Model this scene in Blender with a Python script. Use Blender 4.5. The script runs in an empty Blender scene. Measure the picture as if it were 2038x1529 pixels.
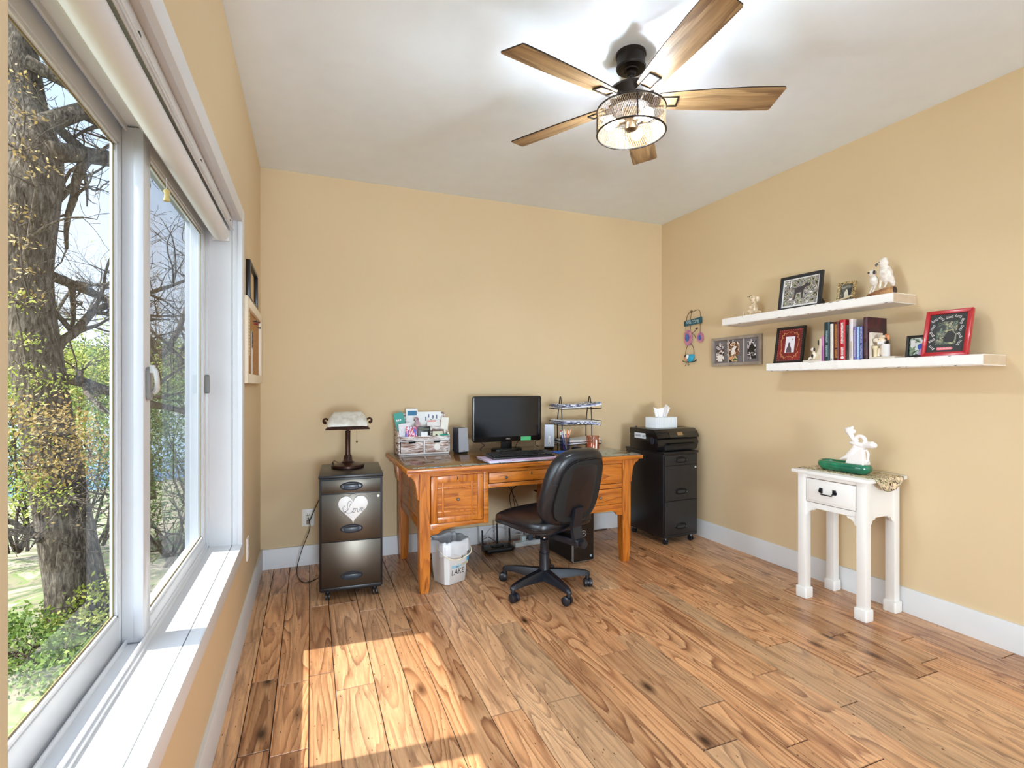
import bpy, bmesh, math, random
from mathutils import Vector, Matrix, Euler, noise as mnoise
random.seed(7)
S = bpy.context.scene
COL = S.collection
PI = math.pi
R = math.radians

# ------------------------------------------------------------------ camera
cam_d = bpy.data.cameras.new('camera'); cam = bpy.data.objects.new('camera', cam_d); COL.objects.link(cam)
cam.location = (0, 0, 1.257)
cam.rotation_euler = (R(90), 0, -R(21.75))
cam_d.sensor_width = 36; cam_d.lens = 1005 / 2038 * 36
cam_d.shift_y = 2.5 / 2038
cam_d.clip_start = 0.02; cam_d.clip_end = 400
S.camera = cam

# ------------------------------------------------------------------ view
S.view_settings.view_transform = 'Standard'
S.view_settings.look = 'None'
S.view_settings.gamma = 1
S.view_settings.use_curve_mapping = False
S.view_settings.exposure = 1.44

# ------------------------------------------------------------------ world: clear spring sky
W = bpy.data.worlds.new('sky'); S.world = W; W.use_nodes = True
wn = W.node_tree.nodes; wl = W.node_tree.links; wn.clear()
w_out = wn.new('ShaderNodeOutputWorld'); w_bg = wn.new('ShaderNodeBackground')
w_tc = wn.new('ShaderNodeTexCoord'); w_sep = wn.new('ShaderNodeSeparateXYZ'); w_rp = wn.new('ShaderNodeValToRGB')
wl.new(w_tc.outputs['Generated'], w_sep.inputs[0]); wl.new(w_sep.outputs['Z'], w_rp.inputs[0])
w_rp.color_ramp.elements[0].position = 0.0; w_rp.color_ramp.elements[0].color = (0.80, 0.89, 1.0, 1)
w_rp.color_ramp.elements[1].position = 0.75; w_rp.color_ramp.elements[1].color = (0.36, 0.56, 0.98, 1)
wl.new(w_rp.outputs[0], w_bg.inputs[0]); w_bg.inputs[1].default_value = 0.60
wl.new(w_bg.outputs[0], w_out.inputs[0])

def sun(name, d, strength, angle, color):
    l = bpy.data.lights.new(name, 'SUN'); l.energy = strength; l.angle = R(angle); l.color = color
    o = bpy.data.objects.new(name, l); COL.objects.link(o)
    o.rotation_euler = Vector(d).to_track_quat('-Z', 'Y').to_euler(); return o
sun('sun', (1, -0.075, -1.85), 4.1, 0.6, (1.0, 0.98, 0.93))
# broad light of the bright sky over the lake side, reaching in through the window
sun('sky_light', (1, 0.14, -0.36), 4.2, 85, (0.76, 0.88, 1.0))

# unseen lamp added behind the camera to fill the room with light
hl = bpy.data.lights.new('added_fill_lamp', 'POINT'); hl.shadow_soft_size = .5; hl.energy = 330; hl.color = (.74, .87, 1.0)
ho = bpy.data.objects.new('added_fill_lamp', hl); COL.objects.link(ho); ho.location = (.22, -4.4, 0.75)

# ------------------------------------------------------------------ helpers
def lin(c):
    if isinstance(c, str):
        c = [int(c[i:i+2], 16) / 255 for i in (0, 2, 4)]
    return tuple((x / 12.92 if x <= .04045 else ((x + .055) / 1.055) ** 2.4) for x in c[:3]) + (1,)

MATS = {}
def pm(name, color, rough=.5, metal=0., spec=.5, bump=0., bscale=200., var=0., vscale=8., emit=0., coat=0., trans=0., alpha=1., sheen=0., color2=None):
    if name in MATS: return MATS[name]
    m = bpy.data.materials.new(name); m.use_nodes = True; nt = m.node_tree; b = nt.nodes['Principled BSDF']
    c = lin(color); b.inputs['Base Color'].default_value = c
    b.inputs['Roughness'].default_value = rough; b.inputs['Metallic'].default_value = metal
    b.inputs['Specular IOR Level'].default_value = spec
    b.inputs['Coat Weight'].default_value = coat; b.inputs['Coat Roughness'].default_value = .05
    b.inputs['Transmission Weight'].default_value = trans; b.inputs['Alpha'].default_value = alpha
    if emit:
        b.inputs['Emission Color'].default_value = c; b.inputs['Emission Strength'].default_value = emit
    tc = nt.nodes.new('ShaderNodeTexCoord')
    n = nt.nodes.new('ShaderNodeTexNoise'); n.inputs['Scale'].default_value = vscale; n.inputs['Detail'].default_value = 4
    nt.links.new(tc.outputs['Object'], n.inputs['Vector'])
    mx = nt.nodes.new('ShaderNodeMix'); mx.data_type = 'RGBA'
    c2 = lin(color2) if color2 else tuple(x * (1 - max(var, .04)) for x in c[:3]) + (1,)
    mx.inputs['A'].default_value = c; mx.inputs['B'].default_value = c2
    rr = nt.nodes.new('ShaderNodeValToRGB'); rr.color_ramp.elements[0].position = .42; rr.color_ramp.elements[1].position = .62
    if not color2: rr.color_ramp.elements[0].position = .2; rr.color_ramp.elements[1].position = .8
    nt.links.new(n.outputs['Fac'], rr.inputs[0]); nt.links.new(rr.outputs[0], mx.inputs['Factor'])
    nt.links.new(mx.outputs['Result'], b.inputs['Base Color'])
    if bump:
        n2 = nt.nodes.new('ShaderNodeTexNoise'); n2.inputs['Scale'].default_value = bscale
        nt.links.new(tc.outputs['Object'], n2.inputs['Vector'])
        bp = nt.nodes.new('ShaderNodeBump'); bp.inputs['Strength'].default_value = bump; bp.inputs['Distance'].default_value = .002
        nt.links.new(n2.outputs['Fac'], bp.inputs['Height']); nt.links.new(bp.outputs[0], b.inputs['Normal'])
    MATS[name] = m; return m

def wood(name, dark, mid, light, axis=0, rough=.4, scale=1., rings=9., attr=None, spec=.5, coat=0., knots=False, pale=None, streak=.5):
    """grain as contour lines of a noise stretched along one axis, plus fine fibres"""
    if name in MATS: return MATS[name]
    m = bpy.data.materials.new(name); m.use_nodes = True; nt = m.node_tree; N = nt.nodes; L = nt.links
    b = N['Principled BSDF']; b.inputs['Roughness'].default_value = rough; b.inputs['Specular IOR Level'].default_value = spec
    b.inputs['Coat Weight'].default_value = coat; b.inputs['Coat Roughness'].default_value = .08
    tc = N.new('ShaderNodeTexCoord'); src = tc.outputs['Object']; rnd = None
    if attr:
        at = N.new('ShaderNodeAttribute'); at.attribute_name = attr; rnd = at.outputs['Color']
        v = N.new('ShaderNodeVectorMath'); v.operation = 'MULTIPLY_ADD'; v.inputs[1].default_value = (17, 23, 31)
        L.new(rnd, v.inputs[0]); L.new(src, v.inputs[2]); src = v.outputs[0]
    def mapped(s):
        mp = N.new('ShaderNodeMapping'); mp.inputs['Scale'].default_value = s; L.new(src, mp.inputs[0]); return mp.outputs[0]
    def st(cross, along):
        s = [cross * scale] * 3; s[axis] = along * scale; return s
    n1 = N.new('ShaderNodeTexNoise'); n1.inputs['Scale'].default_value = 1; n1.inputs['Detail'].default_value = 1.5; n1.inputs['Distortion'].default_value = .35
    L.new(mapped(st(5.2, .62)), n1.inputs['Vector'])
    mu = N.new('ShaderNodeMath'); mu.operation = 'MULTIPLY'; mu.inputs[1].default_value = rings; L.new(n1.outputs['Fac'], mu.inputs[0])
    n3 = N.new('ShaderNodeTexNoise'); n3.inputs['Scale'].default_value = 1; n3.inputs['Detail'].default_value = 6; n3.inputs['Roughness'].default_value = .65
    L.new(mapped(st(70, 3.2)), n3.inputs['Vector'])
    ad = N.new('ShaderNodeMath'); ad.operation = 'MULTIPLY_ADD'; ad.inputs[1].default_value = .28; L.new(n3.outputs['Fac'], ad.inputs[0]); L.new(mu.outputs[0], ad.inputs[2])
    fr = N.new('ShaderNodeMath'); fr.operation = 'FRACT'; L.new(ad.outputs[0], fr.inputs[0])
    rp = N.new('ShaderNodeValToRGB'); e = rp.color_ramp.elements
    e[0].position = 0; e[0].color = lin(light); e[1].position = 1; e[1].color = lin(light)
    x = e.new(.58); x.color = lin(mid); x = e.new(.90); x.color = lin(dark)
    L.new(fr.outputs[0], rp.inputs[0])
    # fibres / streaks
    r2 = N.new('ShaderNodeValToRGB'); r2.color_ramp.elements[0].position = .36; r2.color_ramp.elements[0].color = (streak, streak, streak, 1); r2.color_ramp.elements[1].position = .6
    L.new(n3.outputs['Fac'], r2.inputs[0])
    mx = N.new('ShaderNodeMix'); mx.data_type = 'RGBA'; mx.blend_type = 'MULTIPLY'; mx.inputs['Factor'].default_value = .7
    L.new(rp.outputs[0], mx.inputs['A']); L.new(r2.outputs[0], mx.inputs['B'])
    out = mx.outputs['Result']
    # broad tonal drift
    n4 = N.new('ShaderNodeTexNoise'); n4.inputs['Scale'].default_value = 1; n4.inputs['Detail'].default_value = 2; L.new(mapped(st(6, 1.2)), n4.inputs['Vector'])
    m4 = N.new('ShaderNodeMix'); m4.data_type = 'RGBA'; m4.inputs['B'].default_value = lin(mid)
    r4 = N.new('ShaderNodeMapRange'); r4.inputs[1].default_value = .35; r4.inputs[2].default_value = .7; r4.inputs[3].default_value = 0; r4.inputs[4].default_value = .55
    L.new(n4.outputs['Fac'], r4.inputs[0]); L.new(r4.outputs[0], m4.inputs['Factor']); L.new(out, m4.inputs['A']); out = m4.outputs['Result']
    if attr:
        sp = N.new('ShaderNodeSeparateColor'); L.new(rnd, sp.inputs[0])
        mr = N.new('ShaderNodeMapRange'); mr.inputs[3].default_value = .68; mr.inputs[4].default_value = 1.18; L.new(sp.outputs[0], mr.inputs[0])
        vm = N.new('ShaderNodeVectorMath'); vm.operation = 'SCALE'; L.new(out, vm.inputs[0]); L.new(mr.outputs[0], vm.inputs['Scale']); out = vm.outputs[0]
        if pale:
            mp_ = N.new('ShaderNodeMix'); mp_.data_type = 'RGBA'; mp_.inputs['B'].default_value = lin(pale)
            gr = N.new('ShaderNodeMapRange'); gr.inputs[1].default_value = .45; gr.inputs[2].default_value = 1; gr.inputs[3].default_value = 0; gr.inputs[4].default_value = .30
            L.new(sp.outputs[1], gr.inputs[0]); L.new(gr.outputs[0], mp_.inputs['Factor']); L.new(out, mp_.inputs['A']); out = mp_.outputs['Result']
    if knots:
        vo = N.new('ShaderNodeTexVoronoi'); vo.inputs['Scale'].default_value = 1; vo.inputs['Randomness'].default_value = 1
        L.new(mapped((5.5, 2.4, 1)), vo.inputs['Vector'])
        rk = N.new('ShaderNodeValToRGB'); rk.color_ramp.elements[0].position = .03; rk.color_ramp.elements[0].color = (1, 1, 1, 1); rk.color_ramp.elements[1].position = .16; rk.color_ramp.elements[1].color = (0, 0, 0, 1)
        L.new(vo.outputs['Distance'], rk.inputs[0])
        mk = N.new('ShaderNodeMix'); mk.data_type = 'RGBA'; mk.inputs['B'].default_value = lin('3a1e0e')
        L.new(rk.outputs[0], mk.inputs['Factor']); L.new(out, mk.inputs['A']); out = mk.outputs['Result']
        n6 = N.new('ShaderNodeTexNoise'); n6.inputs['Scale'].default_value = 1; n6.inputs['Detail'].default_value = 6; n6.inputs['Roughness'].default_value = .7; n6.inputs['Distortion'].default_value = .4
        L.new(mapped((16, 2.6, 1)), n6.inputs['Vector'])
        r6 = N.new('ShaderNodeMapRange'); r6.inputs[1].default_value = .50; r6.inputs[2].default_value = .70; r6.inputs[3].default_value = 0; r6.inputs[4].default_value = .62
        L.new(n6.outputs['Fac'], r6.inputs[0]); m6 = N.new('ShaderNodeMix'); m6.data_type = 'RGBA'; m6.inputs['B'].default_value = lin('6e4630')
        L.new(r6.outputs[0], m6.inputs['Factor']); L.new(out, m6.inputs['A']); out = m6.outputs['Result']
        vs = N.new('ShaderNodeTexVoronoi'); vs.inputs['Scale'].default_value = 1; L.new(mapped((48, 17, 1)), vs.inputs['Vector'])
        rs = N.new('ShaderNodeValToRGB'); rs.color_ramp.elements[0].position = .06; rs.color_ramp.elements[0].color = (.85, .85, .85, 1); rs.color_ramp.elements[1].position = .13; rs.color_ramp.elements[1].color = (0, 0, 0, 1)
        L.new(vs.outputs['Distance'], rs.inputs[0])
        ms = N.new('ShaderNodeMix'); ms.data_type = 'RGBA'; ms.inputs['B'].default_value = lin('43250f')
        L.new(rs.outputs[0], ms.inputs['Factor']); L.new(out, ms.inputs['A']); out = ms.outputs['Result']
    L.new(out, b.inputs['Base Color'])
    bp = N.new('ShaderNodeBump'); bp.inputs['Strength'].default_value = .25; bp.inputs['Distance'].default_value = .001
    L.new(n3.outputs['Fac'], bp.inputs['Height']); L.new(bp.outputs[0], b.inputs['Normal'])
    MATS[name] = m; return m

def blotch(name, cols, scale=30., detail=3., rough=.4, stretch=(1, 1, 1), rot=0., coat=0., hard=True):
    """printed picture / marbled paint: noise cut into flat tones"""
    if name in MATS: return MATS[name]
    m = bpy.data.materials.new(name); m.use_nodes = True; N = m.node_tree.nodes; L = m.node_tree.links
    b = N['Principled BSDF']; b.inputs['Roughness'].default_value = rough; b.inputs['Coat Weight'].default_value = coat
    tc = N.new('ShaderNodeTexCoord'); mp = N.new('ShaderNodeMapping'); mp.inputs['Scale'].default_value = stretch; mp.inputs['Rotation'].default_value = (0, rot, 0)
    n = N.new('ShaderNodeTexNoise'); n.inputs['Scale'].default_value = scale; n.inputs['Detail'].default_value = detail; n.inputs['Distortion'].default_value = .6
    L.new(tc.outputs['Object'], mp.inputs[0]); L.new(mp.outputs[0], n.inputs['Vector'])
    rp = N.new('ShaderNodeValToRGB'); rp.color_ramp.interpolation = 'CONSTANT' if hard else 'LINEAR'
    k = len(cols); e = rp.color_ramp.elements
    while len(e) < k: e.new(.5)
    for i, c in enumerate(cols):
        e[i].position = (0 if i == 0 else .36 + .28 * (i - .5) / max(1, k - 1)); e[i].color = lin(c)
    L.new(n.outputs['Fac'], rp.inputs[0]); L.new(rp.outputs[0], b.inputs['Base Color'])
    MATS[name] = m; return m

class G:
    """collects shapes into one mesh"""
    def __init__(s): s.bm = bmesh.new(); s.mi = 0; s.M = Matrix.Identity(4)
    def add(s, vs, fs):
        bv = [s.bm.verts.new(s.M @ Vector(v)) for v in vs]
        for f in fs:
            try: fc = s.bm.faces.new([bv[i] for i in f]); fc.material_index = s.mi; fc.smooth = True
            except ValueError: pass
        return s
    def merge(s, t):
        t.verts.index_update(); s.add([v.co[:] for v in t.verts], [[v.index for v in f.verts] for f in t.faces]); t.free(); return s
    def box(s, x0, x1, y0, y1, z0, z1, bev=0., seg=2):
        t = bmesh.new(); bmesh.ops.create_cube(t, size=1)
        for v in t.verts: v.co = Vector(((x0 + x1) / 2 + v.co.x * (x1 - x0), (y0 + y1) / 2 + v.co.y * (y1 - y0), (z0 + z1) / 2 + v.co.z * (z1 - z0)))
        if bev: bmesh.ops.bevel(t, geom=t.edges[:], offset=bev, segments=seg, affect='EDGES', profile=.5)
        return s.merge(t)
    def prism(s, pts, a, b, axis='y', bev=0.):
        def P(p, q):
            return {'y': (p[0], q, p[1]), 'x': (q, p[0], p[1]), 'z': (p[0], p[1], q)}[axis]
        n = len(pts); t = bmesh.new()
        v0 = [t.verts.new(P(p, a)) for p in pts]; v1 = [t.verts.new(P(p, b)) for p in pts]
        t.faces.new(v0); t.faces.new(v1[::-1])
        for i in range(n): t.faces.new([v0[i], v1[i], v1[(i + 1) % n], v0[(i + 1) % n]])
        bmesh.ops.recalc_face_normals(t, faces=t.faces[:])
        if bev: bmesh.ops.bevel(t, geom=t.edges[:], offset=bev, segments=2, affect='EDGES', profile=.5)
        bmesh.ops.triangulate(t, faces=[f for f in t.faces if len(f.verts) > 4])
        return s.merge(t)
    def lathe(s, prof, seg=32, c=(0, 0, 0), axis='z', sx=1., sy=1.):
        vs = []; fs = []; k = len(prof)
        for i in range(seg):
            a = 2 * PI * i / seg
            for r, z in prof:
                x, y = r * math.cos(a) * sx, r * math.sin(a) * sy
                p = {'z': (x, y, z), 'y': (x, z, y), 'x': (z, x, y)}[axis]
                vs.append((p[0] + c[0], p[1] + c[1], p[2] + c[2]))
        for i in range(seg):
            for j in range(k - 1):
                a, b = i * k + j, ((i + 1) % seg) * k + j
                fs.append((a, b, b + 1, a + 1))
        t = bmesh.new(); bv = [t.verts.new(v) for v in vs]
        for f in fs:
            try: t.faces.new([bv[i] for i in f])
            except ValueError: pass
        bmesh.ops.remove_doubles(t, verts=t.verts[:], dist=1e-6)
        bmesh.ops.recalc_face_normals(t, faces=t.faces[:]); return s.merge(t)
    def cyl(s, p0, p1, r0, r1=None, seg=16):
        return s.tube([p0, p1], [r0, r0 if r1 is None else r1], seg)
    def tube(s, pts, r, seg=8, closed=False, flat=1.):
        pts = [Vector(p) for p in pts]; n = len(pts)
        rs = r if isinstance(r, (list, tuple)) else [r] * n
        vs = []; fs = []; up = None
        for i, p in enumerate(pts):
            if closed: d = pts[(i + 1) % n] - pts[i - 1]
            else: d = pts[min(i + 1, n - 1)] - pts[max(i - 1, 0)]
            d.normalize()
            if up is None:
                up = Vector((0, 0, 1)) if abs(d.z) < .9 else Vector((1, 0, 0))
            up = (up - d * up.dot(d)); up.normalize(); sd = d.cross(up)
            for k in range(seg):
                a = 2 * PI * k / seg
                vs.append(p + (sd * math.cos(a) + up * math.sin(a) * flat) * rs[i])
        for i in range(n if closed else n - 1):
            for k in range(seg):
                a = i * seg; b = ((i + 1) % n) * seg
                fs.append((a + k, a + (k + 1) % seg, b + (k + 1) % seg, b + k))
        if not closed: fs.append(tuple(range(seg))[::-1]); fs.append(tuple((n - 1) * seg + k for k in range(seg)))
        return s.add(vs, fs)
    def ell(s, c, r, seg=16, M=None):
        if not isinstance(r, (tuple, list)): r = (r, r, r)
        t = bmesh.new(); bmesh.ops.create_uvsphere(t, u_segments=seg, v_segments=max(6, seg // 2), radius=1)
        for v in t.verts:
            p = Vector((v.co.x * r[0], v.co.y * r[1], v.co.z * r[2]))
            if M is not None: p = M @ p
            v.co = p + Vector(c)
        return s.merge(t)
    def loft(s, rings, cap=True):
        vs = [v for rg in rings for v in rg]; k = len(rings[0]); fs = []
        for i in range(len(rings) - 1):
            for j in range(k):
                a, b = i * k + j, i * k + (j + 1) % k
                fs.append((a, b, b + k, a + k))
        if cap: fs.append(tuple(range(k))[::-1]); fs.append(tuple((len(rings) - 1) * k + j for j in range(k)))
        return s.add(vs, fs)
    def build(s, name, mat, parent=None, loc=None, rot=None, sharp=35, label=None):
        me = bpy.data.meshes.new(name)
        bmesh.ops.recalc_face_normals(s.bm, faces=s.bm.faces[:]) if len(s.bm.faces) < 60000 else None
        s.bm.to_mesh(me); s.bm.free()
        for m in (mat if isinstance(mat, (list, tuple)) else [mat]): me.materials.append(m)
        if sharp is not None and len(me.polygons) < 200000: me.set_sharp_from_angle(angle=R(sharp))
        o = bpy.data.objects.new(name, me); COL.objects.link(o)
        if parent: o.parent = parent
        if loc: o.location = loc
        if rot: o.rotation_euler = rot
        if label: o['label'] = label
        return o

def thing(name, label, cat, loc=(0, 0, 0), rz=0., group=None):
    o = bpy.data.objects.new(name, None); COL.objects.link(o); o.empty_display_size = .05
    o.location = loc; o.rotation_euler = (0, 0, rz); o['label'] = label; o['category'] = cat
    if group: o['group'] = group
    return o
def tag(o, label, cat, group=None, kind=None):
    o['label'] = label; o['category'] = cat
    if group: o['group'] = group
    if kind: o['kind'] = kind
    return o
def struct(g, name, mat, parent=None, **k):
    o = g.build(name, mat, parent, **k)
    if not parent: o['kind'] = 'structure'
    return o
def kids(o): return [c for c in bpy.data.objects if c.parent == o]
def dup(o, loc=None, rz=None, parent=None, label=None, group=None):
    c = o.copy(); COL.objects.link(c); c.parent = parent
    if loc is not None: c.location = loc
    if rz is not None: c.rotation_euler = (0, 0, rz)
    if label: c['label'] = label
    if group: c['group'] = group
    for ch in kids(o): dup(ch, parent=c)
    return c
def mod_apply(o, mods):
    for typ, kw in mods:
        m = o.modifiers.new(typ.lower(), typ)
        for k, v in kw.items(): setattr(m, k, v)
    bpy.context.view_layer.update()
    dg = bpy.context.evaluated_depsgraph_get()
    me = bpy.data.meshes.new_from_object(o.evaluated_get(dg)); o.modifiers.clear(); o.data = me
    for p in me.polygons: p.use_smooth = True
    return o
def fuse(g, name, mat, parent=None, vox=.003, smooth=4, **k):
    """grow one continuous skin round overlapping shapes"""
    o = g.build(name, mat, parent, sharp=None, **k)
    return mod_apply(o, [('REMESH', dict(mode='VOXEL', voxel_size=vox)), ('SMOOTH', dict(factor=.6, iterations=smooth))])
def text(st, size, mat, parent, loc, rot, name='lettering', ext=.0003, align='CENTER', sx=1., shear=0., spacing=1.):
    cu = bpy.data.curves.new(name, 'FONT'); cu.body = st; cu.size = size; cu.extrude = ext; cu.align_x = align; cu.align_y = 'CENTER'
    cu.resolution_u = 2; cu.shear = shear; cu.space_character = spacing
    t = bpy.data.objects.new(name, cu); COL.objects.link(t); bpy.context.view_layer.update()
    me = bpy.data.meshes.new_from_object(t.evaluated_get(bpy.context.evaluated_depsgraph_get()))
    bpy.data.objects.remove(t); bpy.data.curves.remove(cu)
    me.materials.clear(); me.materials.append(mat)
    o = bpy.data.objects.new(name, me); COL.objects.link(o); o.parent = parent
    o.location = loc; o.rotation_euler = rot; o.scale = (sx, 1, 1); return o
def rrect(w, h, r, n=5, cx=0, cy=0):
    pts = []
    for qx, qy, a0 in ((1, 1, 0), (-1, 1, 90), (-1, -1, 180), (1, -1, 270)):
        for i in range(n + 1):
            a = R(a0 + 90 * i / n)
            pts.append((cx + qx * (w / 2 - r) + r * math.cos(a), cy + qy * (h / 2 - r) + r * math.sin(a)))
    return pts
def circ(r, n=24, cx=0, cy=0, ry=None):
    ry = r if ry is None else ry
    return [(cx + r * math.cos(2 * PI * i / n), cy + ry * math.sin(2 * PI * i / n)) for i in range(n)]
def catmull(pts, k=6, closed=False):
    pts = [Vector(p) for p in pts]; n = len(pts); out = []
    rng = range(n if closed else n - 1)
    for i in rng:
        if closed: p0, p1, p2, p3 = pts[i - 1], pts[i], pts[(i + 1) % n], pts[(i + 2) % n]
        else: p0, p1, p2, p3 = pts[max(i - 1, 0)], pts[i], pts[i + 1], pts[min(i + 2, n - 1)]
        for j in range(k):
            t = j / k
            out.append(.5 * ((2 * p1) + (p2 - p0) * t + (2 * p0 - 5 * p1 + 4 * p2 - p3) * t * t + (3 * p1 - p0 - 3 * p2 + p3) * t ** 3))
    if not closed: out.append(pts[-1])
    return out

S.cycles.use_denoising = True
S.cycles.max_bounces = 10; S.cycles.diffuse_bounces = 6; S.cycles.transparent_max_bounces = 24
S.cycles.sample_clamp_indirect = 6; S.cycles.caustics_reflective = False; S.cycles.caustics_refractive = False
# ------------------------------------------------------------------ room
H = 2.74; XL = -0.317; YB = 3.823; XR = 3.015; YF = 0.30; YO = 0.42
TN = math.tan(R(1.51))
def xr(y): return XR + (YB - y) * TN
white = pm('white_trim_paint', 'dadbdc', .45, bump=.02, bscale=90)
wallm = pm('tan_wall_paint', 'd8c19b', .85, bump=.10, bscale=350, var=.02, vscale=1.2)
ceilm = pm('ceiling_paint', 'eef7ff', .9, bump=.08, bscale=260)

# floor: wide oak boards laid along the room
woodf = wood('oak_floor_boards', '8c5738', 'd3996a', 'e4ae7e', axis=1, rough=.27, rings=13, attr='plank', knots=True, pale='dcc09a', streak=.42, scale=1.5)
g = G(); pl = g.bm.loops.layers.float_color.new('plank')
bounds = [-.330, -.2307, -.1307, -.0056, .0963, .253, .379, .4826]
wcyc = [.155, .127, .104]; i = 0
while bounds[-1] < 3.2: bounds.append(bounds[-1] + wcyc[i % 3]); i += 1
rf = random.Random(11)
def plank(x0, x1, y0, y1):
    b = .0016; z = 0; zz = -.004; x0 += .0010; x1 -= .0010; y0 += .0020; y1 -= .0020
    vs = [(x0, y0, zz), (x1, y0, zz), (x1, y1, zz), (x0, y1, zz), (x0 + b, y0 + b, z), (x1 - b, y0 + b, z), (x1 - b, y1 - b, z), (x0 + b, y1 - b, z)]
    bv = [g.bm.verts.new(v) for v in vs]; c = (rf.random(), rf.random(), rf.random(), 1)
    for f in ((4, 5, 6, 7), (0, 1, 5, 4), (1, 2, 6, 5), (2, 3, 7, 6), (3, 0, 4, 7)):
        fc = g.bm.faces.new([bv[j] for j in f])
        for lp in fc.loops: lp[pl] = c
for x0, x1 in zip(bounds, bounds[1:]):
    y = -1.2 - rf.random() * .9
    while y < 3.84:
        y1 = y + rf.choice((.45, .7, .95, 1.2, 1.5, 1.9)) * rf.uniform(.85, 1.15)
        a, b = max(y, -1.2), min(y1, 3.84)
        if b - a > .02: plank(x0, x1, a, b)
        y = y1
o = g.build('floor', [woodf], sharp=None); o['kind'] = 'structure'
for p in o.data.polygons: p.use_smooth = False
g = G(); g.box(-.33, 4.6, -5, 3.84, -.06, -.0035); struct(g, 'floor_underlay', pm('dark_board_gap', '1c0f08', .9), sharp=None)  # dark underlay slab below the boards, seen in their gaps

g = G(); g.box(-.33, 4.6, -5, 3.84, H, H + .12); struct(g, 'ceiling', ceilm)
g = G(); g.box(-.45, 3.2, YB, YB + .12, -.05, H + .02); struct(g, 'wall_back', wallm)
g = G(); g.prism([(xr(YB + .02), YB + .02), (xr(YF), YF), (xr(YF) + .12, YF), (xr(YB) + .12, YB + .02)], -.05, H + .02, 'z'); struct(g, 'wall_right', wallm)
# left wall round the window opening
WY0, WY1, WZ0, WZ1 = .56, 2.70, .504, 2.035; XO = -.534
g = G()
g.box(XO, XL, -5, WY0 - .019, -.05, H + .02); g.box(XO, XL, WY1 + .019, YB + .02, -.05, H + .02)
g.box(XO, XL, WY0 - .02, WY1 + .02, -.05, WZ0 - .022); g.box(XO, XL, WY0 - .02, WY1 + .02, WZ1 + .02, H + .02)
struct(g, 'wall_left', wallm)
# front wall: only its stub by the window; the room is open behind the camera
g = G(); g.box(XL - .05, -.180, YF, YO, -.05, H + .02); struct(g, 'wall_front', wallm)

# baseboards with eased top edge
def bb_prof(h=.137, t=.015): return [(0, 0), (t, 0), (t, h - .006), (t - .003, h), (0, h)]
g = G(); g.prism([(XL + a, b) for a, b in bb_prof()], YO, YB, 'y'); struct(g, 'baseboard_left', white)
g = G(); g.prism([(YB - a, b) for a, b in bb_prof()], XL, XR, 'x'); struct(g, 'baseboard_back', white)
g = G()
vs = []
for yy in (YB, YO):
    for a, b in bb_prof(): vs.append((xr(yy) - a, yy, b))
g.add(vs, [(0, 1, 6, 5), (1, 2, 7, 6), (2, 3, 8, 7), (3, 4, 9, 8), (4, 0, 5, 9), (0, 1, 2, 3, 4), (9, 8, 7, 6, 5)]); struct(g, 'baseboard_right', white)

# ------------------------------------------------------------------ window
win = bpy.data.objects.new('window_1', None); COL.objects.link(win); win['kind'] = 'structure'
vinyl = pm('white_vinyl', 'd8dadd', .3)
grey_gasket = pm('grey_gasket', '5b5b58', .6)
g = G()   # casing on the wall face
cw = .066; xa, xb = XL - .004, XL + .017
for y0, y1, z0, z1 in ((WY0 - cw - .01, WY0 + .006, WZ0 - cw, WZ1 + cw), (WY1 - .006, WY1 + cw + .012, WZ0 - cw, WZ1 + cw), (WY0, WY1, WZ1 - .004, WZ1 + cw), (WY0, WY1, WZ0 - cw, WZ0 - .0015)):
    g.box(xa, xb, y0, y1, z0, z1, bev=.002)
g.build('casing', white, win)
g = G()   # jamb boards and deep sill, with the small reveal step at the room edge
g.box(-.445, -.345, WY0, WY1, WZ0 - .022, WZ0); g.box(-.342, XL + .013, WY0, WY1, WZ0 - .022, WZ0 - .001)
g.box(-.445, -.345, WY0, WY1, WZ1, WZ1 + .02); g.box(-.342, XL + .013, WY0, WY1, WZ1 + .001, WZ1 + .02)
for y0, y1 in ((WY1, WY1 + .02), (WY0 - .02, WY0)):
    g.box(-.445, -.345, y0, y1, WZ0 - .02, WZ1 + .02)
    g.box(-.342, XL + .013, y0 + (.001 if y0 == WY1 else 0), y1 - (0 if y0 == WY1 else .001), WZ0 - .02, WZ1 + .02)
g.build('jamb_board', white, win)
g = G()   # outer vinyl frame and the two running tracks
fx0, fx1 = -.530, -.437
for z0, z1 in ((WZ0 - .02, WZ0 + .012), (WZ1 - .035, WZ1 + .02)): g.box(fx0, fx1, WY0, WY1, z0, z1, bev=.002)
for y0, y1 in ((WY0 - .02, WY0 + .03), (WY1 - .022, WY1 + .02)): g.box(fx0, fx1, y0, y1, WZ0, WZ1, bev=.002)
for x in (-.449, -.492): g.box(x, x + .006, WY0 + .03, WY1 - .02, WZ0 + .01, WZ0 + .026, bev=.002); g.box(x, x + .006, WY0 + .03, WY1 - .02, WZ1 - .05, WZ1 - .034)
g.build('frame', vinyl, win)
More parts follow.
